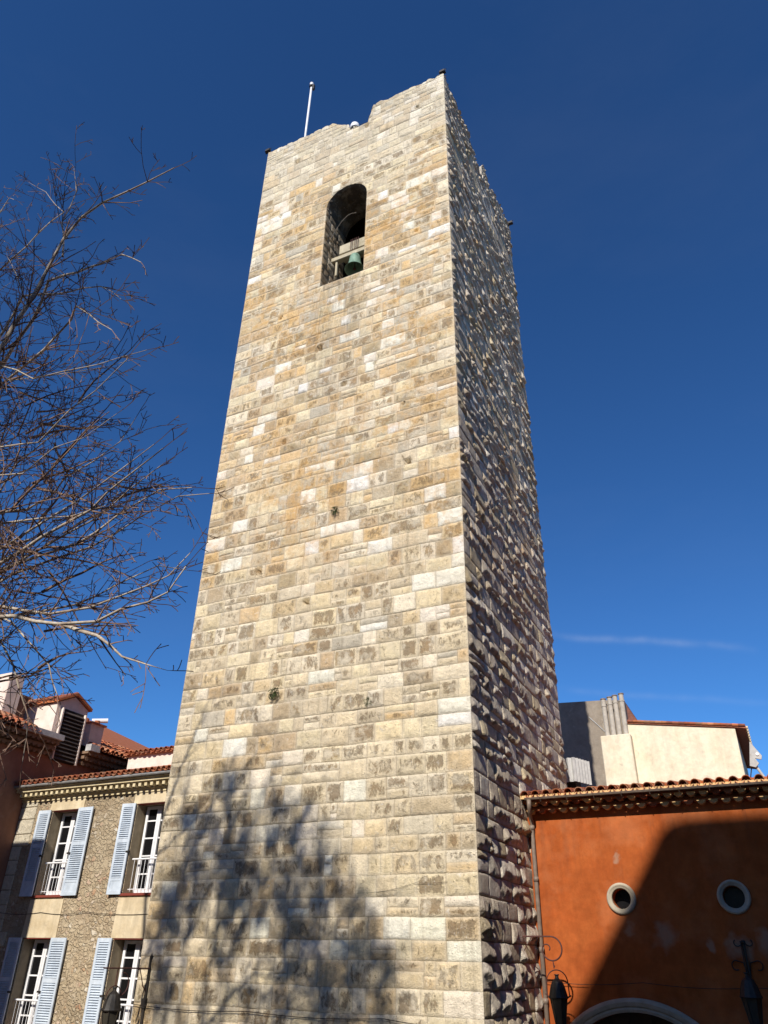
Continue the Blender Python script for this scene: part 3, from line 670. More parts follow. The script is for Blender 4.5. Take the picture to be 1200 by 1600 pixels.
b.build('portal_moulding', M_MOULD, OB)
for (wx, wz, wr) in WIN:
    b = MB(); b.lathe([(wr, .1), (wr, -.02), (wr + .015, -.045), (wr + .045, -.035), (wr + .055, -.055), (wr + .085, -.06), (wr + .105, -.045), (wr + .115, -.02), (wr + .115, .02)], 40, (wx, WY, wz), axis='y')
    w = b.build('round_window', M_MOULD, OB, smooth=True)
    b = MB(); b.lathe([(.001, .30), (wr + .01, .30)], 24, (wx, WY, wz), axis='y'); o = b.build('pane', M_GLASS, w); o.parent = w; o.matrix_parent_inverse = Matrix.Identity(4)
    w.matrix_parent_inverse = Matrix.Translation(-Vector(OB.location))
# genoise: two rows of half-round tiles filled with mortar
gs = MB(); r = random.Random(3)
for row, (y1_, z1_) in enumerate(((WY - .18, 4.83), (WY - .36, 4.98))):
    gs.box(.02, RX1, y1_ + .02, WY + .1, z1_ - .015, z1_ + .03, (.40, .13, .05, 0))
    gs.box(.02, RX1, y1_ + .10, WY + .1, z1_ + .03, z1_ + .10, (.45, .15, .05, 0))
    x = .05 + row * .1
    while x < RX1 - .2:
        rr = .093; vs = []; m = 8; cx_ = x + .1 + r.uniform(-.01, .01); yy = y1_ + r.uniform(-.012, .012)
        for y in (yy, WY): vs += [(cx_ + rr * math.cos(PI * q / m), y, z1_ - rr * .9 * math.sin(PI * q / m)) for q in range(m + 1)]
        gs.add(vs, [tuple(range(m + 1))] + [(q, q + 1, q + m + 2, q + m + 1) for q in range(m)], tile_col(r) if r.random() < .25 else (.72, .47, .22, 0))
        x += .255
gs.build('tile_cornice', M_TILE, OB)
rf = MB(); EY = WY - .50
tiles(rf, .0, RX1, (1, 0, 0), lambda s: Vector((s, EY, 5.05)), (0, 1, 0), .17, 3.2, pitch=.255, rad=.094, seed=4)
rf.box(0, RX1, EY + .03, EY + .07, 5.035, 5.11, (.70, .46, .22, 0))
rf.add([(0, EY + .08, 5.03), (RX1, EY + .05, 5.03), (RX1, 7.5, 5.03 + .17 * (7.5 - EY)), (0, 7.5, 5.03 + .17 * (7.5 - EY))], [(0, 1, 2, 3)], (.35, .13, .06, 0))
rf.add([(-3, 8.3, 5.7), (-3, 7.5, 5.73), (RX1, 7.5, 5.73), (RX1, 18, 5.9), (-3, 18, 5.9)], [(0, 1, 2, 3, 4)], (.35, .16, .09, 0))
rf.build('tiled_roof', M_TILE, OB, recalc=False)
gt = MB(); m = 8; vs = []
for x in (.12, RX1): vs += [(x, EY - .03 + .042 * -math.cos(PI * q / m), 5.035 - .045 * math.sin(PI * q / m)) for q in range(m + 1)]
gt.add(vs, [(q, q + 1, q + m + 2, q + m + 1) for q in range(m)])
gt.tube([(.12, EY - .075, 5.037), (RX1, EY - .075, 5.037)], .008, 6); gt.add([vs[q] for q in range(m + 1)], [tuple(range(m + 1))])
x = .5
while x < RX1: gt.tube([(x, EY + .1, 4.99), (x, EY - .02, 4.955), (x, EY - .10, 5.04)], .008, 4); x += .62
gt.build('gutter', M_PIPE, OB, recalc=False)
dp = MB(); dp.tube([(.22, EY - .03, 5.0), (.22, EY - .03, 4.86), (.15, EY + .2, 4.72), (.13, WY - .08, 4.55), (.12, WY - .08, 4.3), (.12, WY - .08, GZ)], .050, 12)
for zz in (4.45, 3.35, 1.95, 1.0): dp.lathe([(.05, -.05), (.062, -.05), (.062, .05), (.05, .05)], 12, (.12, WY - .08, zz)); dp.box(.10, .14, WY - .08, WY, zz - .01, zz + .01)
dp.build('downpipe', M_PIPE, OB, smooth=True)
# ------------------------------------------------------------------ buildings behind on the right
CB = thing('cream_house', 'cream and grey rendered house with cement flues behind the orange roof', 'building', (0, 24, GZ))
CY = 20.0
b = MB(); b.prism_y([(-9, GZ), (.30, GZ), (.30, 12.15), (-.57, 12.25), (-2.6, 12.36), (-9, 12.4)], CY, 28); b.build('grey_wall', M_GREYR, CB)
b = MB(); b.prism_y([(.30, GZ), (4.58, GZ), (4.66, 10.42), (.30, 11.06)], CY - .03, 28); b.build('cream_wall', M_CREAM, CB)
b = MB(); b.box(-.86, .44, CY - .55, CY - .02, GZ, 10.5); b.build('chimney_breast', M_CREAM, CB, bevel=.03)
for k, xx in enumerate((-.56, -.29, -.03, .24)):
    f_ = MB(); f_.tube([(xx, CY - .30, 10.45), (xx + .02 * (k % 2), CY - .30, 12.16 + .05 * k)], .105, 14)
    fo = f_.build('flue', M_CEM, CB, smooth=False)
    f_ = MB(); f_.lathe([(.107, 0), (.125, .0), (.125, .05), (.107, .05)], 14, (xx + .02 * (k % 2), CY - .30, 11.85 + .05 * k))
    c_ = f_.build('collar', M_CEM, fo); c_.matrix_parent_inverse = Matrix.Identity(4); f_ = MB()
    f_.lathe([(.10, .0), (.13, .02), (.13, .06), (.05, .07)], 14, (xx + .02 * (k % 2), CY - .30, 12.16 + .05 * k))
    c_ = f_.build('flue_cap', M_PIPE, fo); c_.matrix_parent_inverse = Matrix.Identity(4)
    fo.matrix_parent_inverse = Matrix.Translation(-Vector(CB.location))
b = MB(); r = random.Random(9)
b.prism_y([(.28, 11.07), (4.70, 10.44), (5.10, 10.36), (5.10, 10.46), (4.70, 10.55), (.28, 11.17)], CY - .10, 28.2, (.38, .15, .09, 0))
for k in range(20):
    x = .35 + k * .235; z = 11.17 - (x - .28) * .143 + .0
    b.tube([(x, CY - .12, z), (x + .26, CY - .12, z - .035)], [.062, .052], 8, tile_col(r))
for k in range(18): b.tube([(5.06, CY + k * .45, 10.42), (5.16, CY + k * .45, 10.40)], .07, 8, (.62, .52, .36, 0))
b.prism_y([(.24, 11.1), (.80, 11.1), (.30, 12.1), (.24, 12.3)], CY + .6, 28.2, (.20, .09, .07, 0))
b.build('tiled_roof', M_TILE, CB)
b = MB(); b.tube([(-1.35, CY - .02, 11.55), (-.65, CY - .02, 10.75), (-.3, CY - .06, 10.5)], .02, 5); b.build('cable', M_FIBRE, CB)
VB = thing('vent_cowl', 'grey corrugated cowl standing on the roof close to the tower', 'vent', (.2, 8.9, 5.7))
b = MB(); vs = []; nw = 40
pth = [(-.75, 9.6), (-.50, 8.55), (.22, 8.50), (.50, 9.2)]
def along_path(t):
    seg = [math.dist(pth[i], pth[i + 1]) for i in range(3)]; s = t * sum(seg)
    for i in range(3):
        if s <= seg[i] or i == 2:
            k = s / seg[i]; p = Vector(pth[i]).lerp(Vector(pth[i + 1]), k); d = (Vector(pth[i + 1]) - Vector(pth[i])).normalized(); return p, Vector((d.y, -d.x))
        s -= seg[i]
for i in range(nw * 3 + 1):
    p, n_ = along_path(i / (nw * 3)); a = abs(((i / 7.0) % 1) - .5) * 2; q = p + n_ * (a * .07)
    vs += [(q.x, q.y, 6.42), (q.x, q.y, 7.12)]
b.add(vs, [(2 * i, 2 * i + 2, 2 * i + 3, 2 * i + 1) for i in range(nw * 3)]); o = b.build('corrugated_sheet', M_FIBRE, VB, recalc=False); sm = o.modifiers.new('s', 'SOLIDIFY'); sm.thickness = .015
b = MB(); b.box(-.6, .25, 8.62, 9.5, 6.9, 6.95); b.build('top_plate', M_ZINC, VB)
b = MB(); b.box(-.55, .15, 8.75, 9.5, 5.7, 6.9); b.build('shaft', M_INTER, VB)
AN = thing('panel_antenna', 'tilted pale grey antenna panel on a thin arm behind the orange eave', 'antenna', (5.3, 14, 5.9))
b = MB(); b.prism_y([(5.14, 8.42), (5.42, 7.92), (5.38, 7.80), (5.19, 7.86), (5.28, 7.68), (5.16, 7.56), (4.98, 7.62)], 13.97, 14.05); o = b.build('panel', M_FIBRE, AN); 
b = MB(); b.lathe([(.001, -.03), (.05, -.03), (.05, 0)], 12, (5.29, 13.97, 7.98), axis='y'); b.build('boss', M_WPLAST, AN)
b = MB(); b.tube([(5.14, 14.1, 7.68), (5.42, 14.1, 7.05), (5.6, 14.1, 6.4), (5.62, 14.1, 5.8)], .045, 8); b.build('arm', M_FIBRE, AN)
b = MB(); b.tube([(5.03, 14.12, 7.62), (4.93, 14.12, 7.3), (4.95, 14.12, 6.9), (5.0, 14.12, 5.85)], .02, 6); b.build('cable', M_BLACK, AN)
# ------------------------------------------------------------------ left rubble house
LH = thing('rubble_house', 'rubble stone house with pale blue louvred shutters at the left foot of the tower', 'house', (-11, 3, GZ))
LY = .6; LX0, LX1 = -13.67, -7.98
WX = [(-12.42, -11.42), (-9.42, -8.42)]; WZ = [(2.99, 5.06), (-.06, 2.02)]
b = MB(); xs = [LX0, WX[0][0], WX[0][1], WX[1][0], WX[1][1], LX1]; zs = [GZ, WZ[1][0], WZ[1][1], WZ[0][0], WZ[0][1], 5.48]
for i in range(5):
    for j in range(5):
        if i in (1, 3) and j in (1, 3): continue
        b.add([(xs[i], LY, zs[j]), (xs[i + 1], LY, zs[j]), (xs[i + 1], LY, zs[j + 1]), (xs[i], LY, zs[j + 1])], [(0, 1, 2, 3)])
b.build('wall', M_RUBBLE, LH, recalc=False)
b = MB()   # plaster panels between, above and below the openings, a finger proud of the rubble
for k, (xa, xb) in enumerate(WX):
    x0, x1 = (xa - .12, xb + (.12 if k == 0 else .40))
    b = MB(); b.prism_y([(x0, 5.07), (x1, 5.07), (x1 + .02, 5.335), (x0 + (.0 if k else .05), 5.335)], LY - .025, LY + .05); b.build('plaster_panel', M_PANEL, LH)
    b = MB(); b.prism_y([(x0 + .02, 2.04), (x1 - .02, 2.04), (x1 - .02, 2.90), (x0 + .06, 2.90)], LY - .025, LY + .05); b.build('plaster_panel', M_PANEL, LH)
q_ = MB(); r = random.Random(8); z = GZ
while z < 5.4:
    hh = r.uniform(.28, .42); z2 = min(5.45, z + hh); w = r.choice((.35, .6))
    q_.box(LX0 + .003, LX0 + w, LY - .03, LY + .1, z + .008, z2 - .008, (.62, .56, .44, .3)); z = z2
q_.build('quoins', M_STONE, LH, bevel=.015)
def window(xa, xb, za, zb, railing=True):
    w = MB()                # frame: outer, meeting stile, glazing bars
    yf = LY + .30; xm = (xa + xb) / 2
    w.box(xa + .06, xa + .13, yf, yf + .07, za + .02, zb - .02); w.box(xb - .13, xb - .06, yf, yf + .07, za + .02, zb - .02)
    w.box(xa + .13, xb - .13, yf, yf + .07, zb - .09, zb - .02); w.box(xa + .13, xb - .13, yf + .002, yf + .07, za + .02, za + .12)
    w.box(xm - .065, xm - .002, yf - .015, yf + .06, za + .12, zb - .09); w.box(xm + .002, xm + .065, yf - .012, yf + .06, za + .12, zb - .09)
    for fz in (.22, .42, .62, .82):
        z = za + (zb - za) * fz
        w.box(xa + .13, xm - .065, yf + .008, yf + .05, z - .017, z + .017); w.box(xm + .065, xb - .13, yf + .008, yf + .05, z - .017, z + .017)
    wo_ = w.build('window', M_WHITE, LH)
    p = MB(); p.add([(xa + .1, yf + .035, za + .05), (xb - .1, yf + .035, za + .05), (xb - .1, yf + .035, zb - .05), (xa + .1, yf + .035, zb - .05)], [(0, 1, 2, 3)])
    po = p.build('pane', M_GLASS, wo_, recalc=False); po.matrix_parent_inverse = Matrix.Identity(4)
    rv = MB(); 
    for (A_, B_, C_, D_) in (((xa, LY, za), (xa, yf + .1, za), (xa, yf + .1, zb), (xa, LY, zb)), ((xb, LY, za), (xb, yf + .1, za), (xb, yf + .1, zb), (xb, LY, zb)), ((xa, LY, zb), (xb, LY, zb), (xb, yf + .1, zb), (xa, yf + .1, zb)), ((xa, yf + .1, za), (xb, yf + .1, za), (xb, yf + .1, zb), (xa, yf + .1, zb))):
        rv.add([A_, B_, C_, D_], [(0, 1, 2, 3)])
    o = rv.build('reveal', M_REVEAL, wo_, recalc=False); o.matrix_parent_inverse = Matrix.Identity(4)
    s_ = MB(); s_.box(xa - .06, xb + .06, LY - .05, yf + .1, za - .05, za + .004); o = s_.build('sill', M_RED, wo_); o.matrix_parent_inverse = Matrix.Identity(4)
    l_ = MB(); l_.box(xa - .01, xb + .01, LY - .012, LY + .2, zb - .004, zb + .035); o = l_.build('lintel', M_RED, wo_); o.matrix_parent_inverse = Matrix.Identity(4)
    if railing:
        g_ = MB(); zr = za + .78; g_.tube([(xa + .03, LY + .12, zr), (xb - .03, LY + .12, zr)], .022, 8)
        g_.tube([(xa + .03, LY + .12, za + .10), (xb - .03, LY + .12, za + .10)], .010, 6)
        k = xa + .10
        while k < xb - .05: g_.tube([(k, LY + .12, za + .05), (k, LY + .12, zr)], .007, 5); k += .115
        o = g_.build('railing', M_WHITE, wo_); o.matrix_parent_inverse = Matrix.Identity(4)
    wo_.matrix_parent_inverse = Matrix.Translation(-Vector(LH.location))
def shutter(xh, side, za, zb, w, ang):
    """hinged at xh; side -1 opens to the left, +1 to the right; ang = stand-off from the wall"""
    b = MB(); t = .032; H = zb - za
    b.box(0, .065, 0, t, 0, H); b.box(w - .065, w, 0, t, 0, H)
    for z0, z1 in ((0, .08), (.30, .36), (H * .555, H * .60), (H - .09, H)): b.box(.065, w - .065, .001, t - .001, z0, z1)
    b.box(.065, w - .065, .010, .024, .08, .30)
    b.box(.065, w - .065, .030, .033, .36, H - .09)
    for z0, z1 in ((.36, H * .555), (H * .60, H - .09)):
        n = int((z1 - z0) / .050)
        for i in range(n):
            z = z0 + (i + .5) * (z1 - z0) / n
            b.add([(.065, -.004, z - .010), (w - .065, -.004, z - .010), (w - .065, .028, z + .014), (.065, .028, z + .014), (.065, -.004, z - .016), (w - .065, -.004, z - .016), (w - .065, .028, z + .008), (.065, .028, z + .008)],
                  [(0, 1, 2, 3), (4, 7, 6, 5), (0, 4, 5, 1), (3, 2, 6, 7)])
    ca, sa = math.cos(ang), math.sin(ang)
    b.v = [(xh + side * (x * ca), LY - .045 - x * sa - (t - y) * ca, za + z) for x, y, z in b.v]
    return b
for (xa, xb) in WX:
    for (za, zb) in WZ:
        window(xa, xb, za, zb)
        sh = shutter(xa - .01, -1, za - .02, zb + .02, .42, math.radians(4)).build('shutter', M_SHUT, LH)
        h_ = MB(); h_.box(xa - .06, xa + .05, LY - .09, LY - .045, za + .92, za + .96)
        o = h_.build('catch', M_BLACK, sh); o.matrix_parent_inverse = Matrix.Identity(4); sh.matrix_parent_inverse = Matrix.Translation(-Vector(LH.location))
        if xb < -9:
            sh = shutter(xb + .01, 1, za - .02, zb + .02, .54, math.radians(2)).build('shutter', M_SHUT, LH)
            h_ = MB(); h_.box(xb - .05, xb + .06, LY - .11, LY - .07, za + .95, za + .99)
            o = h_.build('catch', M_BLACK, sh); o.matrix_parent_inverse = Matrix.Identity(4); sh.matrix_parent_inverse = Matrix.Translation(-Vector(LH.location))
# cornice with dentils
b = MB(); x0c = LX0 - .12
b.box(x0c, LX1, LY - .05, LY + .1, 5.34, 5.42); b.box(x0c, LX1, LY - .09, LY + .1, 5.42, 5.45)
b.box(x0c, LX1, LY - .32, LY + .1, 5.565, 5.64); b.box(x0c, LX1, LY - .37, LY + .1, 5.64, 5.69)
b.build('cornice', M_CORN, LH)
b = MB(); k = x0c + .03
while k < LX1 - .1: b.box(k, k + .085, LY - .27, LY + .1, 5.452, 5.563); k += .195
b.build('dentils', M_CORN, LH)
b = MB(); b.tube([(x0c - .02, LY - .42, 5.70), (LX1, LY - .42, 5.70)], .035, 8); b.build('gutter', M_ZINC, LH)
b = MB(); tiles(b, x0c, LX1, (1, 0, 0), lambda s: Vector((s, LY - .42, 5.73)), (0, 1, 0), .26, 2.2, pitch=.19, rad=.07, seed=6)
b.add([(x0c, LY - .38, 5.70), (LX1, LY - .38, 5.70), (LX1, 2.62, 6.27), (x0c, 2.62, 6.27)], [(0, 1, 2, 3)], (.35, .13, .06, 0))
b.build('tiled_roof', M_TILE, LH, recalc=False)
b = MB(); b.box(-12.0, -7.0, 2.6, 6.5, GZ, 6.92); b.build('attic_wall', M_PALEPINK, LH)
b = MB(); tiles(b, -12.1, -7.2, (1, 0, 0), lambda s: Vector((s, 2.48, 6.93)), (0, 1, 0), .2, 1.1, pitch=.19, rad=.07, seed=12)
b.box(-12.1, -7, 2.5, 6.6, 6.922, 6.95, (.40, .15, .08, 0)); b.build('attic_tiles', M_TILE, LH)
# ------------------------------------------------------------------ pink house at far left
PH = thing('pink_house', 'dusky pink house in shade at the left edge with orange tiled eave, dormer and chimneys', 'house', (-17, -3, GZ))
PX = -13.67
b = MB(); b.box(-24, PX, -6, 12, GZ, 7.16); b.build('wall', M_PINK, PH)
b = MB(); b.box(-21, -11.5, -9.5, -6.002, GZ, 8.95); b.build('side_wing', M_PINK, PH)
b = MB(); b.box(-12.55, -11.85, -7.2, -6.5, 8.95, 9.28); b.build('wing_chimney', M_PALEPINK, PH)
M_EAVE = mat('brown_genoise', rough=.9, build=plaster((.20, .13, .085), (.27, .18, .12), (.14, .09, .06), 5, .2, .5), spec=.1)
b = MB()
for (ya, yb) in ((-6, 1.02), (2.18, 12)):
    for k, (dx, z0, z1) in enumerate(((.12, 6.72, 6.84), (.25, 6.85, 6.99), (.38, 7.0, 7.13))):
        b.box(PX - .1, PX + dx, ya, yb, z0 + .05, z1)
        y = ya + .05
        while y < yb - .1: b.tube([(PX - .05, y + .07, z0 + .06), (PX + dx + .01, y + .07, z0 + .06)], .065, 8); y += .18
b.build('tile_cornice', M_EAVE, PH)
b = MB(); rise = .42
for (ya, yb) in ((-6, .2), (2.5, 12)):
    tiles(b, ya, yb, (0, 1, 0), lambda s: Vector((PX + .48, s, 7.17)), (-1, 0, 0), rise, 2.6, seed=14)
    b.prism_y([(PX + .36, 7.10), (PX + .43, 7.13), (PX - 3, 8.55), (PX - 3, 7.10)], ya, yb, (.22, .10, .06, 0))
    b.add([(PX + .46, ya, 7.15), (PX + .46, yb, 7.15), (-24, yb, 7.15 + rise * 10.8), (-24, ya, 7.15 + rise * 10.8)], [(0, 1, 2, 3)], (.38, .13, .06, 0))
b.build('tiled_roof', M_TILE, PH, recalc=False)
b = MB(); b.box(PX + .30, PX + .50, -.45, 1.06, 7.14, 7.30); b.build('flashing', M_FIBRE, PH)
b = MB(); b.box(PX + .25, PX + .48, 2.16, 2.55, 7.12, 7.32); b.build('gutter_end', M_FIBRE, PH)
DY0, DY1 = .93, 2.15
dm = MB(); dm.prism_x([(DY0, 7.0), (DY1, 7.0), (DY1, 8.38), ((DY0 + DY1) / 2, 8.66), (DY0, 8.34)], -16.6, PX + .02); dor = dm.build('dormer', M_PALEPINK, PH)
b = MB(); b.box(PX + .021, PX + .06, 1.10, 2.03, 6.66, 8.2); 
o = b.build('louvre_panel', M_INTER, dor); o.matrix_parent_inverse = Matrix.Identity(4)
b = MB(); n = 13
for i in range(n):
    z = 6.70 + i * 1.46 / n
    b.add([(PX + .05, 1.13, z + .07), (PX + .05, 2.0, z + .07), (PX + .13, 2.0, z), (PX + .13, 1.13, z), (PX + .05, 1.13, z + .09), (PX + .05, 2.0, z + .09), (PX + .13, 2.0, z + .02), (PX + .13, 1.13, z + .02)],
          [(0, 1, 2, 3), (4, 7, 6, 5), (3, 2, 6, 7), (0, 4, 5, 1)])
o = b.build('louvre_slats', M_DARKW, dor); o.matrix_parent_inverse = Matrix.Identity(4)
b = MB(); b.box(PX + .06, PX + .14, 1.08, 1.13, 6.66, 8.2)
o = b.build('louvre_frame', M_PALEPINK, dor); o.matrix_parent_inverse = Matrix.Identity(4)
b = MB(); b.box(PX + .06, PX + .14, 2.0, 2.05, 6.66, 8.2)
o = b.build('louvre_frame', M_PALEPINK, dor); o.matrix_parent_inverse = Matrix.Identity(4)
b = MB(); ym = (DY0 + DY1) / 2
for (ya, za, yb, zb) in ((DY0 - .08, 8.33, ym, 8.70), (ym, 8.70, DY1 + .08, 8.37)):
    b.prism_x([(ya, za), (yb, zb), (yb, zb + .06), (ya, za + .06)], -16.6, PX + .12, (.50, .16, .06, 0))
for k in range(9):
    for (ya, za, yb, zb) in ((DY0 - .1, 8.39, ym, 8.77), (DY1 + .1, 8.43, ym, 8.77)):
        x = PX + .05 - k * .28; b.tube([(x, ya, za), (x, yb, zb)], .055, 8, tile_col(random.Random(k)))
o = b.build('dormer_roof', M_TILE, dor); o.matrix_parent_inverse = Matrix.Identity(4)
dor.matrix_parent_inverse = Matrix.Translation(-Vector(PH.location))
b = MB(); b.box(-15.15, -14.4, -.38, .14, 7.1, 8.97); b.build('chimney', M_PALEPINK, PH, bevel=.02)
b = MB(); b.box(-15.3, -14.8, .38, .75, 7.2, 8.50, (.20, .11, .08, 0)); b.box(-15.35, -14.75, .33, .8, 8.501, 8.57, (.30, .12, .07, 0)); b.build('chimney', M_TILE, PH)
b = MB(); b.box(-14.35, -13.75, 2.50, 3.05, 7.2, 8.10); ch_ = b.build('chimney', M_PALEPINK, PH)
b = MB(); b.box(-14.42, -13.68, 2.45, 3.10, 8.10, 8.15, (.40, .13, .07, 0)); b.lathe([(.09, 0), (.10, .18), (.06, .2)], 10, (-14.2, 2.65, 8.15), col=(.42, .15, .08, 0)); b.lathe([(.08, 0), (.09, .14)], 10, (-13.95, 2.9, 8.15), col=(.42, .15, .08, 0))
o = b.build('chimney_cap', M_TILE, ch_); o.matrix_parent_inverse = Matrix.Identity(4); ch_.matrix_parent_inverse = Matrix.Translation(-Vector(PH.location))
RA = thing('rooftop_camera', 'white cylinder camera on the small chimney of the pink house', 'camera', (-13.8, 3.0, 8.2))
b = MB(); b.tube([(-14.15, 2.85, 8.30), (-13.80, 3.20, 8.36)], .075, 12); b.build('housing', M_WPLAST, RA, smooth=False)
b = MB(); b.tube([(-14.3, 2.62, 8.15), (-14.3, 2.62, 8.58)], .012, 5); b.lathe([(.001, -.05), (.05, 0), (.001, .09)], 8, (-14.3, 2.62, 8.60)); tag(b.build('aerial', M_WPLAST), 'short white aerial with a bulb tip beside the rooftop cylinder camera', 'aerial')
b = MB(); b.tube([(-14.0, 2.98, 8.13), (-14.0, 2.98, 8.27)], .015, 5); b.build('mount', M_WPLAST, RA)
# ------------------------------------------------------------------ church behind the viewer, whose roof shades the orange wall
CH = thing('church', 'tall pale church behind the viewpoint whose gable throws the slanting shade on the orange wall', 'church', (9, -32, 0))
b = MB(); b.prism_y([(4.2, 0), (16, 0), (16, 26.15), (8.4, 26.2), (7.35, 26.18), (7.0, 26.1), (6.75, 25.9), (6.45, 25.45), (5.45, 23.98), (4.35, 22.4), (4.2, 22.2)], -38, -27); b.build('wall', M_CREAM, CH)
b = MB(); b.box(9.2, 14, -38, -27.3, 26.16, 26.2, (.4, .15, .08, 0)); b.build('roof', M_TILE, CH)
b = MB(); b.box(8.5, 10.5, -27.0, -26.95, 0, 3.6); b.build('door', M_DOORG, CH)
b = MB(); b.lathe([(.001, .03), (1.2, .03)], 32, (9.5, -27.0, 12), axis='y'); b.build('round_window', M_GLASS, CH)
def occluder_house(label, x0, x1, y0, y1, h, face):  # unseen houses, added to block sky light and deepen the shade on the walls
    t = thing('occluder_house', label, 'house', ((x0 + x1) / 2, (y0 + y1) / 2, GZ), 'unseen houses added round the square to block sky light')
    b = MB(); b.box(x0, x1, y0, y1, GZ, h); b.build('wall', M_GREYR, t)
    b = MB(); b.prism_x([(y0 - .4, h), (y1 + .4, h), ((y0 + y1) / 2, h + 1.6)], x0 - .3, x1 + .3, (.38, .14, .07, 0)); b.build('roof', M_TILE, t)
    for fl in range(int((h - GZ) / 3.3)):
        for k in range(4):
            z = GZ + 1 + fl * 3.3
            b = MB()
            if face == 'y': xx = x0 + (k + .5) * (x1 - x0) / 4; b.box(xx - .5, xx + .5, y1, y1 + .04, z, z + 1.8)
            else: yy = y0 + (k + .5) * (y1 - y0) / 4; b.box(x0 - .04, x0, yy - .5, yy + .5, z, z + 1.8)
            b.build('window', M_GLASS, t)
occluder_house('tall grey unseen house added right of the viewpoint to block sky light', 17.5, 27, -26, -6, 17, 'x')
occluder_house('grey unseen house added beyond the right end of the orange building to block sky light', 17.5, 27, -5.5, 12, 15, 'x')
occluder_house('low grey unseen house added behind the viewpoint to block sky light, left of bare trees', -26, -12, -56, -46, 20, 'y')
occluder_house('grey unseen house added behind the viewpoint to block sky light, right behind the bare trees', -11.5, 2, -56, -46, 19, 'y')
# ------------------------------------------------------------------ wires
def wire(pts, r, label, m=M_CLOTH):
    b = MB(); P = []
    for (p, q) in zip(pts[:-1], pts[1:]):
        for t in np.linspace(0, 1, 8, endpoint=False):
            v = Vector(p).lerp(Vector(q), t); v.z -= .05 * math.sin(PI * t); P.append(v)
    P.append(Vector(pts[-1])); b.tube(P, r, 5)
    tag(b.build('cable', m), label, 'cable')
wire([(-8.0, -.07, .79), (-5, -.07, .76), (-1.94, -.07, .75), (.03, -.07, .70)], .007, 'thin dark cable clipped low across the tower front')
wire([(-2.6, -.035, 2.84), (-1.3, -.035, 3.0), (-.01, -.03, 3.10)], .003, 'faint thin wire high on the right part of the tower foot')
wire([(-13.6, .56, 2.62), (-12, .56, 2.60), (-10.5, .56, 2.60), (-8.0, .56, 2.56)], .006, 'thin dark cable across the rubble wall between the shutter rows')
wire([(-3.15, .2, 30.3), (-3.98, .3, 30.68)], .008, 'short wire from the parapet to the dome camera')
wire([(.05, 3.62, 1.36), (2.2, 3.62, 1.38), (4.4, 3.62, 1.34), (9, 3.62, 1.36)], .006, 'thin dark cable across the orange wall behind the hanging lantern')
# ------------------------------------------------------------------ street lanterns
def lantern_parts(t, c, s=1.0):
    """six sided lantern, c = centre of its top ring"""
    x, y, z = c
    b = MB(); b.lathe([(.001, .10 * s), (.05 * s, .10 * s), (.055 * s, .085 * s), (.035 * s, .075 * s), (.04 * s, .03 * s), (.075 * s, 0), (.11 * s, -.03 * s), (.15 * s, -.12 * s), (.19 * s, -.27 * s), (.205 * s, -.30 * s), (.19 * s, -.32 * s), (.001, -.32 * s)], 12, c); b.build('hood', M_BLACK, t)
    b = MB(); b.lathe([(.165 * s, -.32 * s), (.09 * s, -.78 * s), (.001, -.78 * s)], 6, c); b.build('glass', M_LGLASS, t)
    b = MB()
    for k in range(6):
        a = 2 * PI * k / 6
        b.tube([(x + .17 * s * math.cos(a), y + .17 * s * math.sin(a), z - .32 * s), (x + .095 * s * math.cos(a), y + .095 * s * math.sin(a), z - .78 * s)], .010 * s, 5)
    b.lathe([(.10 * s, -.76 * s), (.11 * s, -.78 * s), (.06 * s, -.84 * s), (.02 * s, -.90 * s), (.001, -.95 * s)], 10, c); b.build('cage', M_BLACK, t)
def arc_pts(cx, cz, r, a0, a1, n=20, r1=None):
    return [((cx + (r + ((r1 - r) * i / n if r1 is not None else 0)) * math.cos(a0 + (a1 - a0) * i / n)), (cz + (r + ((r1 - r) * i / n if r1 is not None else 0)) * math.sin(a0 + (a1 - a0) * i / n))) for i in range(n + 1)]
t = thing('wall_lantern', 'black wrought iron lantern hanging from a scrolled bracket against the orange wall and downpipe', 'street lamp', (.0, 2.58, 2.17))
b = MB(); Y = 2.58
sp = [(.0, 2.17), (.3, 2.17)] + arc_pts(.62, 1.945, .225, PI / 2, -PI, 26, .20) + arc_pts(.53, 1.945, .11, -PI, -2.2 * PI, 12, .045)
b.tube([(x, Y, z) for x, z in sp], [.016] * 26 + [.013] * (len(sp) - 26), 7); b.tube([(.0, Y, 1.86), (.1, Y, 2.0), (.22, Y, 2.17)], .010, 6);
b.tube([(.63, Y, 1.73), (.64, Y, 1.60)], .012, 6); b.tube([(.64, Y, 1.66), (.655, Y, 1.64), (.64, Y, 1.62)], .012, 5); b.build('bracket', M_IRONR, t)
b = MB(); hp = [(.455, 1.12)] + arc_pts(.68, 1.36, .215, PI, 0, 18) + [(.91, 1.12)]
b.tube([(x, Y, z) for x, z in hp], .011, 6); b.tube([(.42, Y, 1.16), (.50, Y, 1.10), (.86, Y, 1.10), (.94, Y, 1.14)], .014, 6); b.build('hoop', M_IRONR, t)
lantern_parts(t, (.68, Y, 1.40), 1.0)
b = MB(); b.box(.43, .50, Y - .3, Y - .1, .2, .2); 
t = thing('wall_lantern', 'dark iron lantern on a straight bracket before the lower window left of the tower', 'street lamp', (-7.67, 0, 1.45))
X = -7.67
b = MB(); b.box(X - .03, X + .03, -.045, 0.0, .25, 1.68); b.lathe([(.035, 0), (.001, .06)], 6, (X, -.02, 1.68)); b.box(X - .05, X + .05, -.07, 0, .72, .90); b.build('wall_plate', M_BLACK, t)
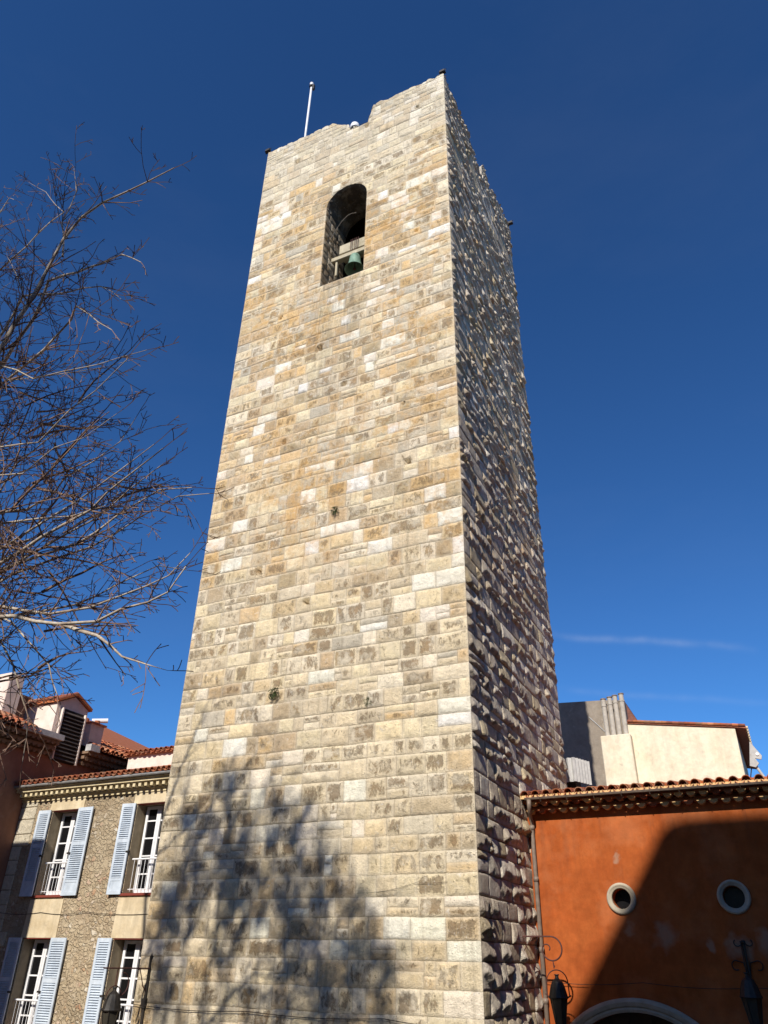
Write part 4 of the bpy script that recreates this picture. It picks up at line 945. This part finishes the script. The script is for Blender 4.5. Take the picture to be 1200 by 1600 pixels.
b = MB(); b.tube([(X, 0, 1.45), (X, -1.42, 1.45)], .014, 6); b.tube([(X, -.03, 1.02), (X, -.16, 1.12), (X, -.30, 1.38), (X, -.34, 1.45)], .010, 6)
b.tube([(X, -.34, 1.45), (X, -.38, 1.42), (X, -.40, 1.37), (X, -.37, 1.35)], .008, 5)
sc_ = arc_pts(-.82, 1.17, .20, -PI * .55, PI * .5, 14); b.tube([(X, y, z) for y, z in sc_], .011, 6)
b.tube([(X, -1.0, 1.45), (X, -1.0, 1.28)], .010, 6)
hp = arc_pts(-1.0, .92, .22, PI * .95, PI * .05, 14); b.tube([(X, y, z) for y, z in hp], .010, 6); b.tube([(X, -1.0, 1.28), (X, -1.0, 1.14)], .010, 6); b.build('bracket', M_IRONR, t)
lantern_parts(t, (X, -1.0, 1.02), 1.0)
t = thing('wall_lantern', 'black iron lantern with twin scrolls in deep shade below the right round window', 'street lamp', (4.25, WY, 1.8))
b = MB(); b.box(4.22, 4.28, WY - .05, WY, 1.0, 2.15)
b.tube([(4.25, WY, 2.1), (4.25, WY - .8, 2.1)], .014, 6)
for sx in (-1, 1):
    sc_ = arc_pts(4.25 + sx * .12, 2.12, .09, PI / 2 * (1 + sx) - .3, PI / 2 * (1 + sx) + sx * 4.2, 12, .04); b.tube([(x, WY - .03, z) for x, z in sc_], .010, 5)
    sc_ = arc_pts(4.25 + sx * .20, 1.70, .10, PI * .5, PI * .5 - sx * 3.6, 12, .06); b.tube([(4.25 + sx * .02, WY - .03, 1.5), (4.25 + sx * .06, WY - .03, 1.76)] + [(x, WY - .03, z) for x, z in sc_], .012, 5)
b.tube([(4.25, WY - .8, 2.1), (4.25, WY - .8, 1.6)], .010, 5); b.tube([(4.25, WY, 1.3), (4.25, WY - .5, 2.1)], .010, 5); b.build('bracket', M_BLACK, t)
lantern_parts(t, (4.25, WY - .8, 1.5), 1.0)
# ------------------------------------------------------------------ bare trees
def grow(big, small, p, d, L, r0, lvl, rnd, drop=.0, dens=1.0, minr=.003):
    """one branch with its side shoots; the mesh it goes to depends on its thickness"""
    n = max(3, int(L / .16)); n = min(n, 9); P = [Vector(p)]; d = Vector(d).normalized(); R_ = [r0]
    for i in range(n):
        d = (d + Vector((rnd.uniform(-1, 1), rnd.uniform(-1, 1), rnd.uniform(-1, 1))) * .16 + Vector((0, 0, drop))).normalized()
        P.append(P[-1] + d * (L / n)); R_.append(max(minr, r0 * (1 - .8 * (i + 1) / n)))
    (big if r0 > .02 else small).tube(P, R_, 6 if r0 > .03 else (4 if r0 > .008 else 3), cap=False)
    if lvl <= 0: return
    k = max(2, int(L * (7.5 if lvl == 1 else 4.6) * dens))
    for j in range(k):
        t = rnd.uniform(.18, 1.0); i = min(n - 1, int(t * n)); q = P[i].lerp(P[i + 1], t * n - i)
        dd = (P[i + 1] - P[i]).normalized(); o = Vector((rnd.uniform(-1, 1), rnd.uniform(-1, 1), rnd.uniform(-1, 1))); o = (o - dd * o.dot(dd)).normalized()
        a = rnd.uniform(.5, 1.1); nd = dd * math.cos(a) + o * math.sin(a)
        grow(big, small, q, nd, L * rnd.uniform(.28, .55) * (1.15 - .6 * t), max(minr, R_[i] * rnd.uniform(.4, .62)), lvl - 1, rnd, drop, dens, minr)
LIMBS = [[(-2.46,-10.97,7.27),(-2.16,-10.96,8.15),(-1.96,-10.95,8.8),(-1.8,-10.94,9.45),(-1.69,-10.93,9.98),(-1.46,-10.92,10.33),(-1.17,-10.91,10.52),(-0.72,-10.9,10.52),(-0.4,-10.89,10.5),(0.04,-10.88,10.55)],[(-1.92,-10.73,9.99),(-2.27,-10.71,10.96),(-2.24,-10.68,11.64),(-2.56,-10.66,12.48)],[(-3.7,-10.27,8.66),(-3.04,-10.38,8.64),(-2.52,-10.48,9.24),(-2.3,-10.59,9.8),(-1.81,-10.69,9.59),(-1.16,-10.8,9.29),(-0.46,-10.9,9.08),(0.05,-11.0,8.6)],[(-1.52,-11.38,7.02),(-1.44,-11.3,7.33),(-0.92,-11.21,7.02),(-0.54,-11.13,7.05),(-0.16,-11.05,7.05),(0.11,-10.97,7.1),(0.37,-10.89,7.19)],[(-2.01,-10.93,7.14),(-1.83,-11.0,7.42),(-1.11,-11.06,7.64),(-0.72,-11.12,7.88),(-0.58,-11.19,7.96),(0.2,-11.25,7.23)],[(-3.89,-9.61,6.62),(-3.33,-9.61,7.11),(-3.17,-9.62,7.52),(-2.59,-9.63,7.84),(-2.35,-9.64,7.87),(-2.02,-9.64,7.98),(-1.89,-9.65,8.05)],[(-3.45,-9.89,6.17),(-2.74,-9.9,6.48),(-2.18,-9.91,6.37),(-1.83,-9.91,6.48),(-1.69,-9.92,6.72),(-1.18,-9.92,6.81),(-0.82,-9.93,6.99),(-0.66,-9.93,7.32)],[(-2.59,-10.25,5.06),(-1.78,-10.33,5.34),(-1.05,-10.42,5.46),(-0.37,-10.5,5.6),(0.18,-10.59,5.8),(0.67,-10.67,5.95)],[(-2.56,-10.26,5.01),(-1.99,-10.17,5.38),(-1.52,-10.08,5.5),(-1.06,-9.99,5.59),(-0.9,-9.9,5.77),(-0.67,-9.82,6.01),(-0.23,-9.73,6.26),(0.16,-9.64,6.23)],[(-2.18,-10.46,4.75),(-1.21,-10.4,4.57),(-0.6,-10.34,4.42),(-0.15,-10.28,4.41),(0.1,-10.23,4.48),(0.35,-10.17,4.56),(0.53,-10.11,4.65),(0.65,-10.05,4.93)],[(-0.74,-10.19,4.5),(-0.08,-10.3,4.22),(0.41,-10.4,3.92),(0.83,-10.51,3.74),(1.16,-10.61,3.62)],[(-2.7,-10.04,5.17),(-1.73,-10.01,4.77),(-1.33,-9.99,4.42),(-1.04,-9.97,4.18),(-0.95,-9.95,4.04),(-0.85,-9.93,3.86)],[(-2.52,-10.86,6.6),(-1.45,-10.97,6.39),(-0.66,-11.08,6.16),(-0.16,-11.2,6.33),(0.29,-11.31,6.33),(0.76,-11.42,6.47)],[(-6.38,-9.84,12.83),(-5.9,-9.85,14.24),(-5.73,-9.86,14.53),(-5.54,-9.86,14.38)],[(-5.54,-10.11,11.34),(-4.48,-10.02,11.18),(-4.43,-9.92,11.47)],[(-2.65,-10.11,4.58),(-1.84,-10.01,4.56),(-1.66,-9.91,4.28),(-1.59,-9.81,4.06),(-1.45,-9.71,3.76),(-1.53,-9.61,3.59),(-1.62,-9.51,3.36)],[(-2.03,-10.69,5.07),(-1.56,-10.62,5.63),(-1.06,-10.54,5.63),(-0.67,-10.47,5.61),(-0.26,-10.4,5.67)],[(-2.5,-10.6,9.37),(-3.3,-10.5,10.51),(-4.01,-10.39,11.48)],[(-3.89,-9.82,13.15),(-4.5,-9.91,13.94),(-4.97,-10.01,14.38)]]
TR = thing('bare_tree', 'leafless tree reaching in from the left edge with pale limbs and fine dark twigs', 'tree', (-7.2, -10.4, GZ), 'bare trees around the square')
bg_, sm_ = MB(), MB(); rnd = random.Random(77)
tk = MB(); tk.tube([(-7.2, -10.4, GZ), (-7.15, -10.4, -1), (-7.05, -10.35, 1.5), (-6.9, -10.4, 3.4), (-6.8, -10.4, 5.0), (-6.9, -10.3, 7.4), (-7.2, -10.1, 9.6), (-7.5, -9.9, 11.2)], [.28, .23, .21, .19, .15, .10, .06, .03], 14)
tk.build('trunk', M_BARK, TR, smooth=True)
W0 = [.046, .009, .032, .020, .028, .022, .026, .038, .036, .038, .014, .026, .024, .03, .02, .024, .014, .009, .016]
W0 = [w * 1.18 for w in W0]
for li in (2, 5, 6, 7, 8, 9, 11, 12, 15, 3, 7, 8):      # secondary limbs running with the main ones
    dx, dy, dz = rnd.uniform(-.75, -.2), rnd.uniform(-.7, .7), rnd.uniform(-.5, .45)
    LIMBS.append([(x + dx, y + dy + .05 * i, z + dz * (.5 + .12 * i)) for i, (x, y, z) in enumerate(LIMBS[li])]); W0.append(W0[li] * .8)
for li, pts in enumerate(LIMBS):
    pts = [Vector(p) for p in pts]; w = W0[li]
    # join the limb back to the trunk
    p0 = pts[0]
    if li in (1, 10, 16, 17):
        pass
    else:
        a0 = Vector((-6.85, -10.4, max(3.2, min(8.5, p0.z - 2.2)))) if li not in (13, 18) else Vector((-7.3, -10, 10.4))
        mid = a0.lerp(p0, .55) + Vector((0, 0, -.25)); pts = [a0, mid] + pts
    # resample with small irregularity
    P = []
    for a, b_ in zip(pts[:-1], pts[1:]):
        k = max(1, int((b_ - a).length / .28))
        for i in range(k): P.append(a.lerp(b_, i / k) + Vector((rnd.uniform(-1, 1), rnd.uniform(-1, 1), rnd.uniform(-1, 1))) * .018)
    P.append(pts[-1]); n = len(P); R_ = [w * (1.45 - 1.32 * (i / (n - 1))) for i in range(n)]
    bg_.tube(P, R_, 7, cap=False)
    for i in range(2, n - 1):
        dd = (P[i + 1] - P[i]).normalized()
        for c_ in range(3 if rnd.random() < .6 else 2):
            o = Vector((rnd.uniform(-1, 1), rnd.uniform(-1, 1) * .8, rnd.uniform(-1, 1))); o = (o - dd * o.dot(dd)).normalized()
            a = rnd.uniform(.5, 1.05); L_ = rnd.uniform(.25, 1.15) * (1.1 - .5 * i / n) * (.6 if P[i].x > -.3 else 1)
            grow(bg_, sm_, P[i], dd * math.cos(a) + o * math.sin(a), L_, min(R_[i] * .65, rnd.uniform(.007, .016)), 2 if L_ > .45 else 1, rnd, .0, 1.0, .0042)
    grow(bg_, sm_, P[-1], (P[-1] - P[-2]), .35, R_[-1] * .9, 1, rnd, 0, 1, .0042)
# fine crown mass low on the left
for k in range(100):
    q = Vector((rnd.uniform(-3.8, -1.3), rnd.uniform(-11.2, -9.4), 4.1 + 4.4 * rnd.random() ** 1.5))
    grow(bg_, sm_, q, Vector((rnd.uniform(.2, 1), rnd.uniform(-.3, .3), rnd.uniform(-.6, .7))), rnd.uniform(.8, 1.7), rnd.uniform(.009, .019), 3, rnd, 0, .8, .0042)
bg_.build('limbs', M_BARK, TR, smooth=True, recalc=False); sm_.build('twigs', M_TWIG, TR, recalc=False)
def far_tree(base, top, leaders, seed, label):
    t = thing('bare_tree', label, 'tree', base, 'bare trees around the square')
    rnd = random.Random(seed); bb, ss = MB(), MB(); fork = Vector(base) + Vector((0, 0, (top - base[2]) * .42))
    tkm = MB(); tkm.tube([base, Vector(base).lerp(fork, .5) + Vector((.12, .1, 0)), fork], [.42, .34, .28], 12); tkm.build('trunk', M_BARK, t, smooth=True)
    for (tx, tz, w) in leaders:
        e = Vector((tx, base[1] + rnd.uniform(-1, 1), tz)); P = []
        n = 14
        for i in range(n + 1):
            k = i / n; x = fork.x + (e.x - fork.x) * (1 - (1 - k) ** 2.4); P.append(Vector((x, fork.y + (e.y - fork.y) * k, fork.z + (e.z - fork.z) * k)) + Vector((rnd.uniform(-1, 1), rnd.uniform(-1, 1), 0)) * .07)
        R_ = [w * (1.25 - 1.1 * i / n) for i in range(n + 1)]; bb.tube(P, R_, 7, cap=False)
        for i in range(8, n + 1):
            for c_ in range(1 if i < 11 else 9):
                a = rnd.uniform(.35, .95); th = rnd.uniform(0, 2 * PI); nd = Vector((math.cos(th) * math.sin(a), math.sin(th) * math.sin(a) * .6, math.cos(a)))
                grow(bb, ss, P[i], nd, rnd.uniform(.7, 1.7) * (1.2 - .5 * i / n), rnd.uniform(.022, .045), 3, rnd, .02, .95, .012)
    bb.build('limbs', M_BARK, t, smooth=True, recalc=False); ss.build('twigs', M_TWIG, t, recalc=False)
far_tree((-3.9, -18, 0), 17, [(-5.0, 16.7, .085), (-4.5, 17.1, .075), (-3.9, 17.2, .08), (-3.3, 17.1, .095), (-2.7, 16.8, .08), (-5.15, 15.3, .06), (-2.0, 16.3, .08), (-3.6, 15.8, .06)], 5, 'tall leafless tree behind the viewpoint whose crown shades the tower foot')
far_tree((-1.0, -18.6, 0), 16, [(-1.3, 15.9, .08), (-.5, 15.2, .08), (.1, 14.3, .06), (-1.9, 15.4, .07), (-.9, 14.6, .07)], 6, 'shorter leafless tree behind the viewpoint beside the taller one')
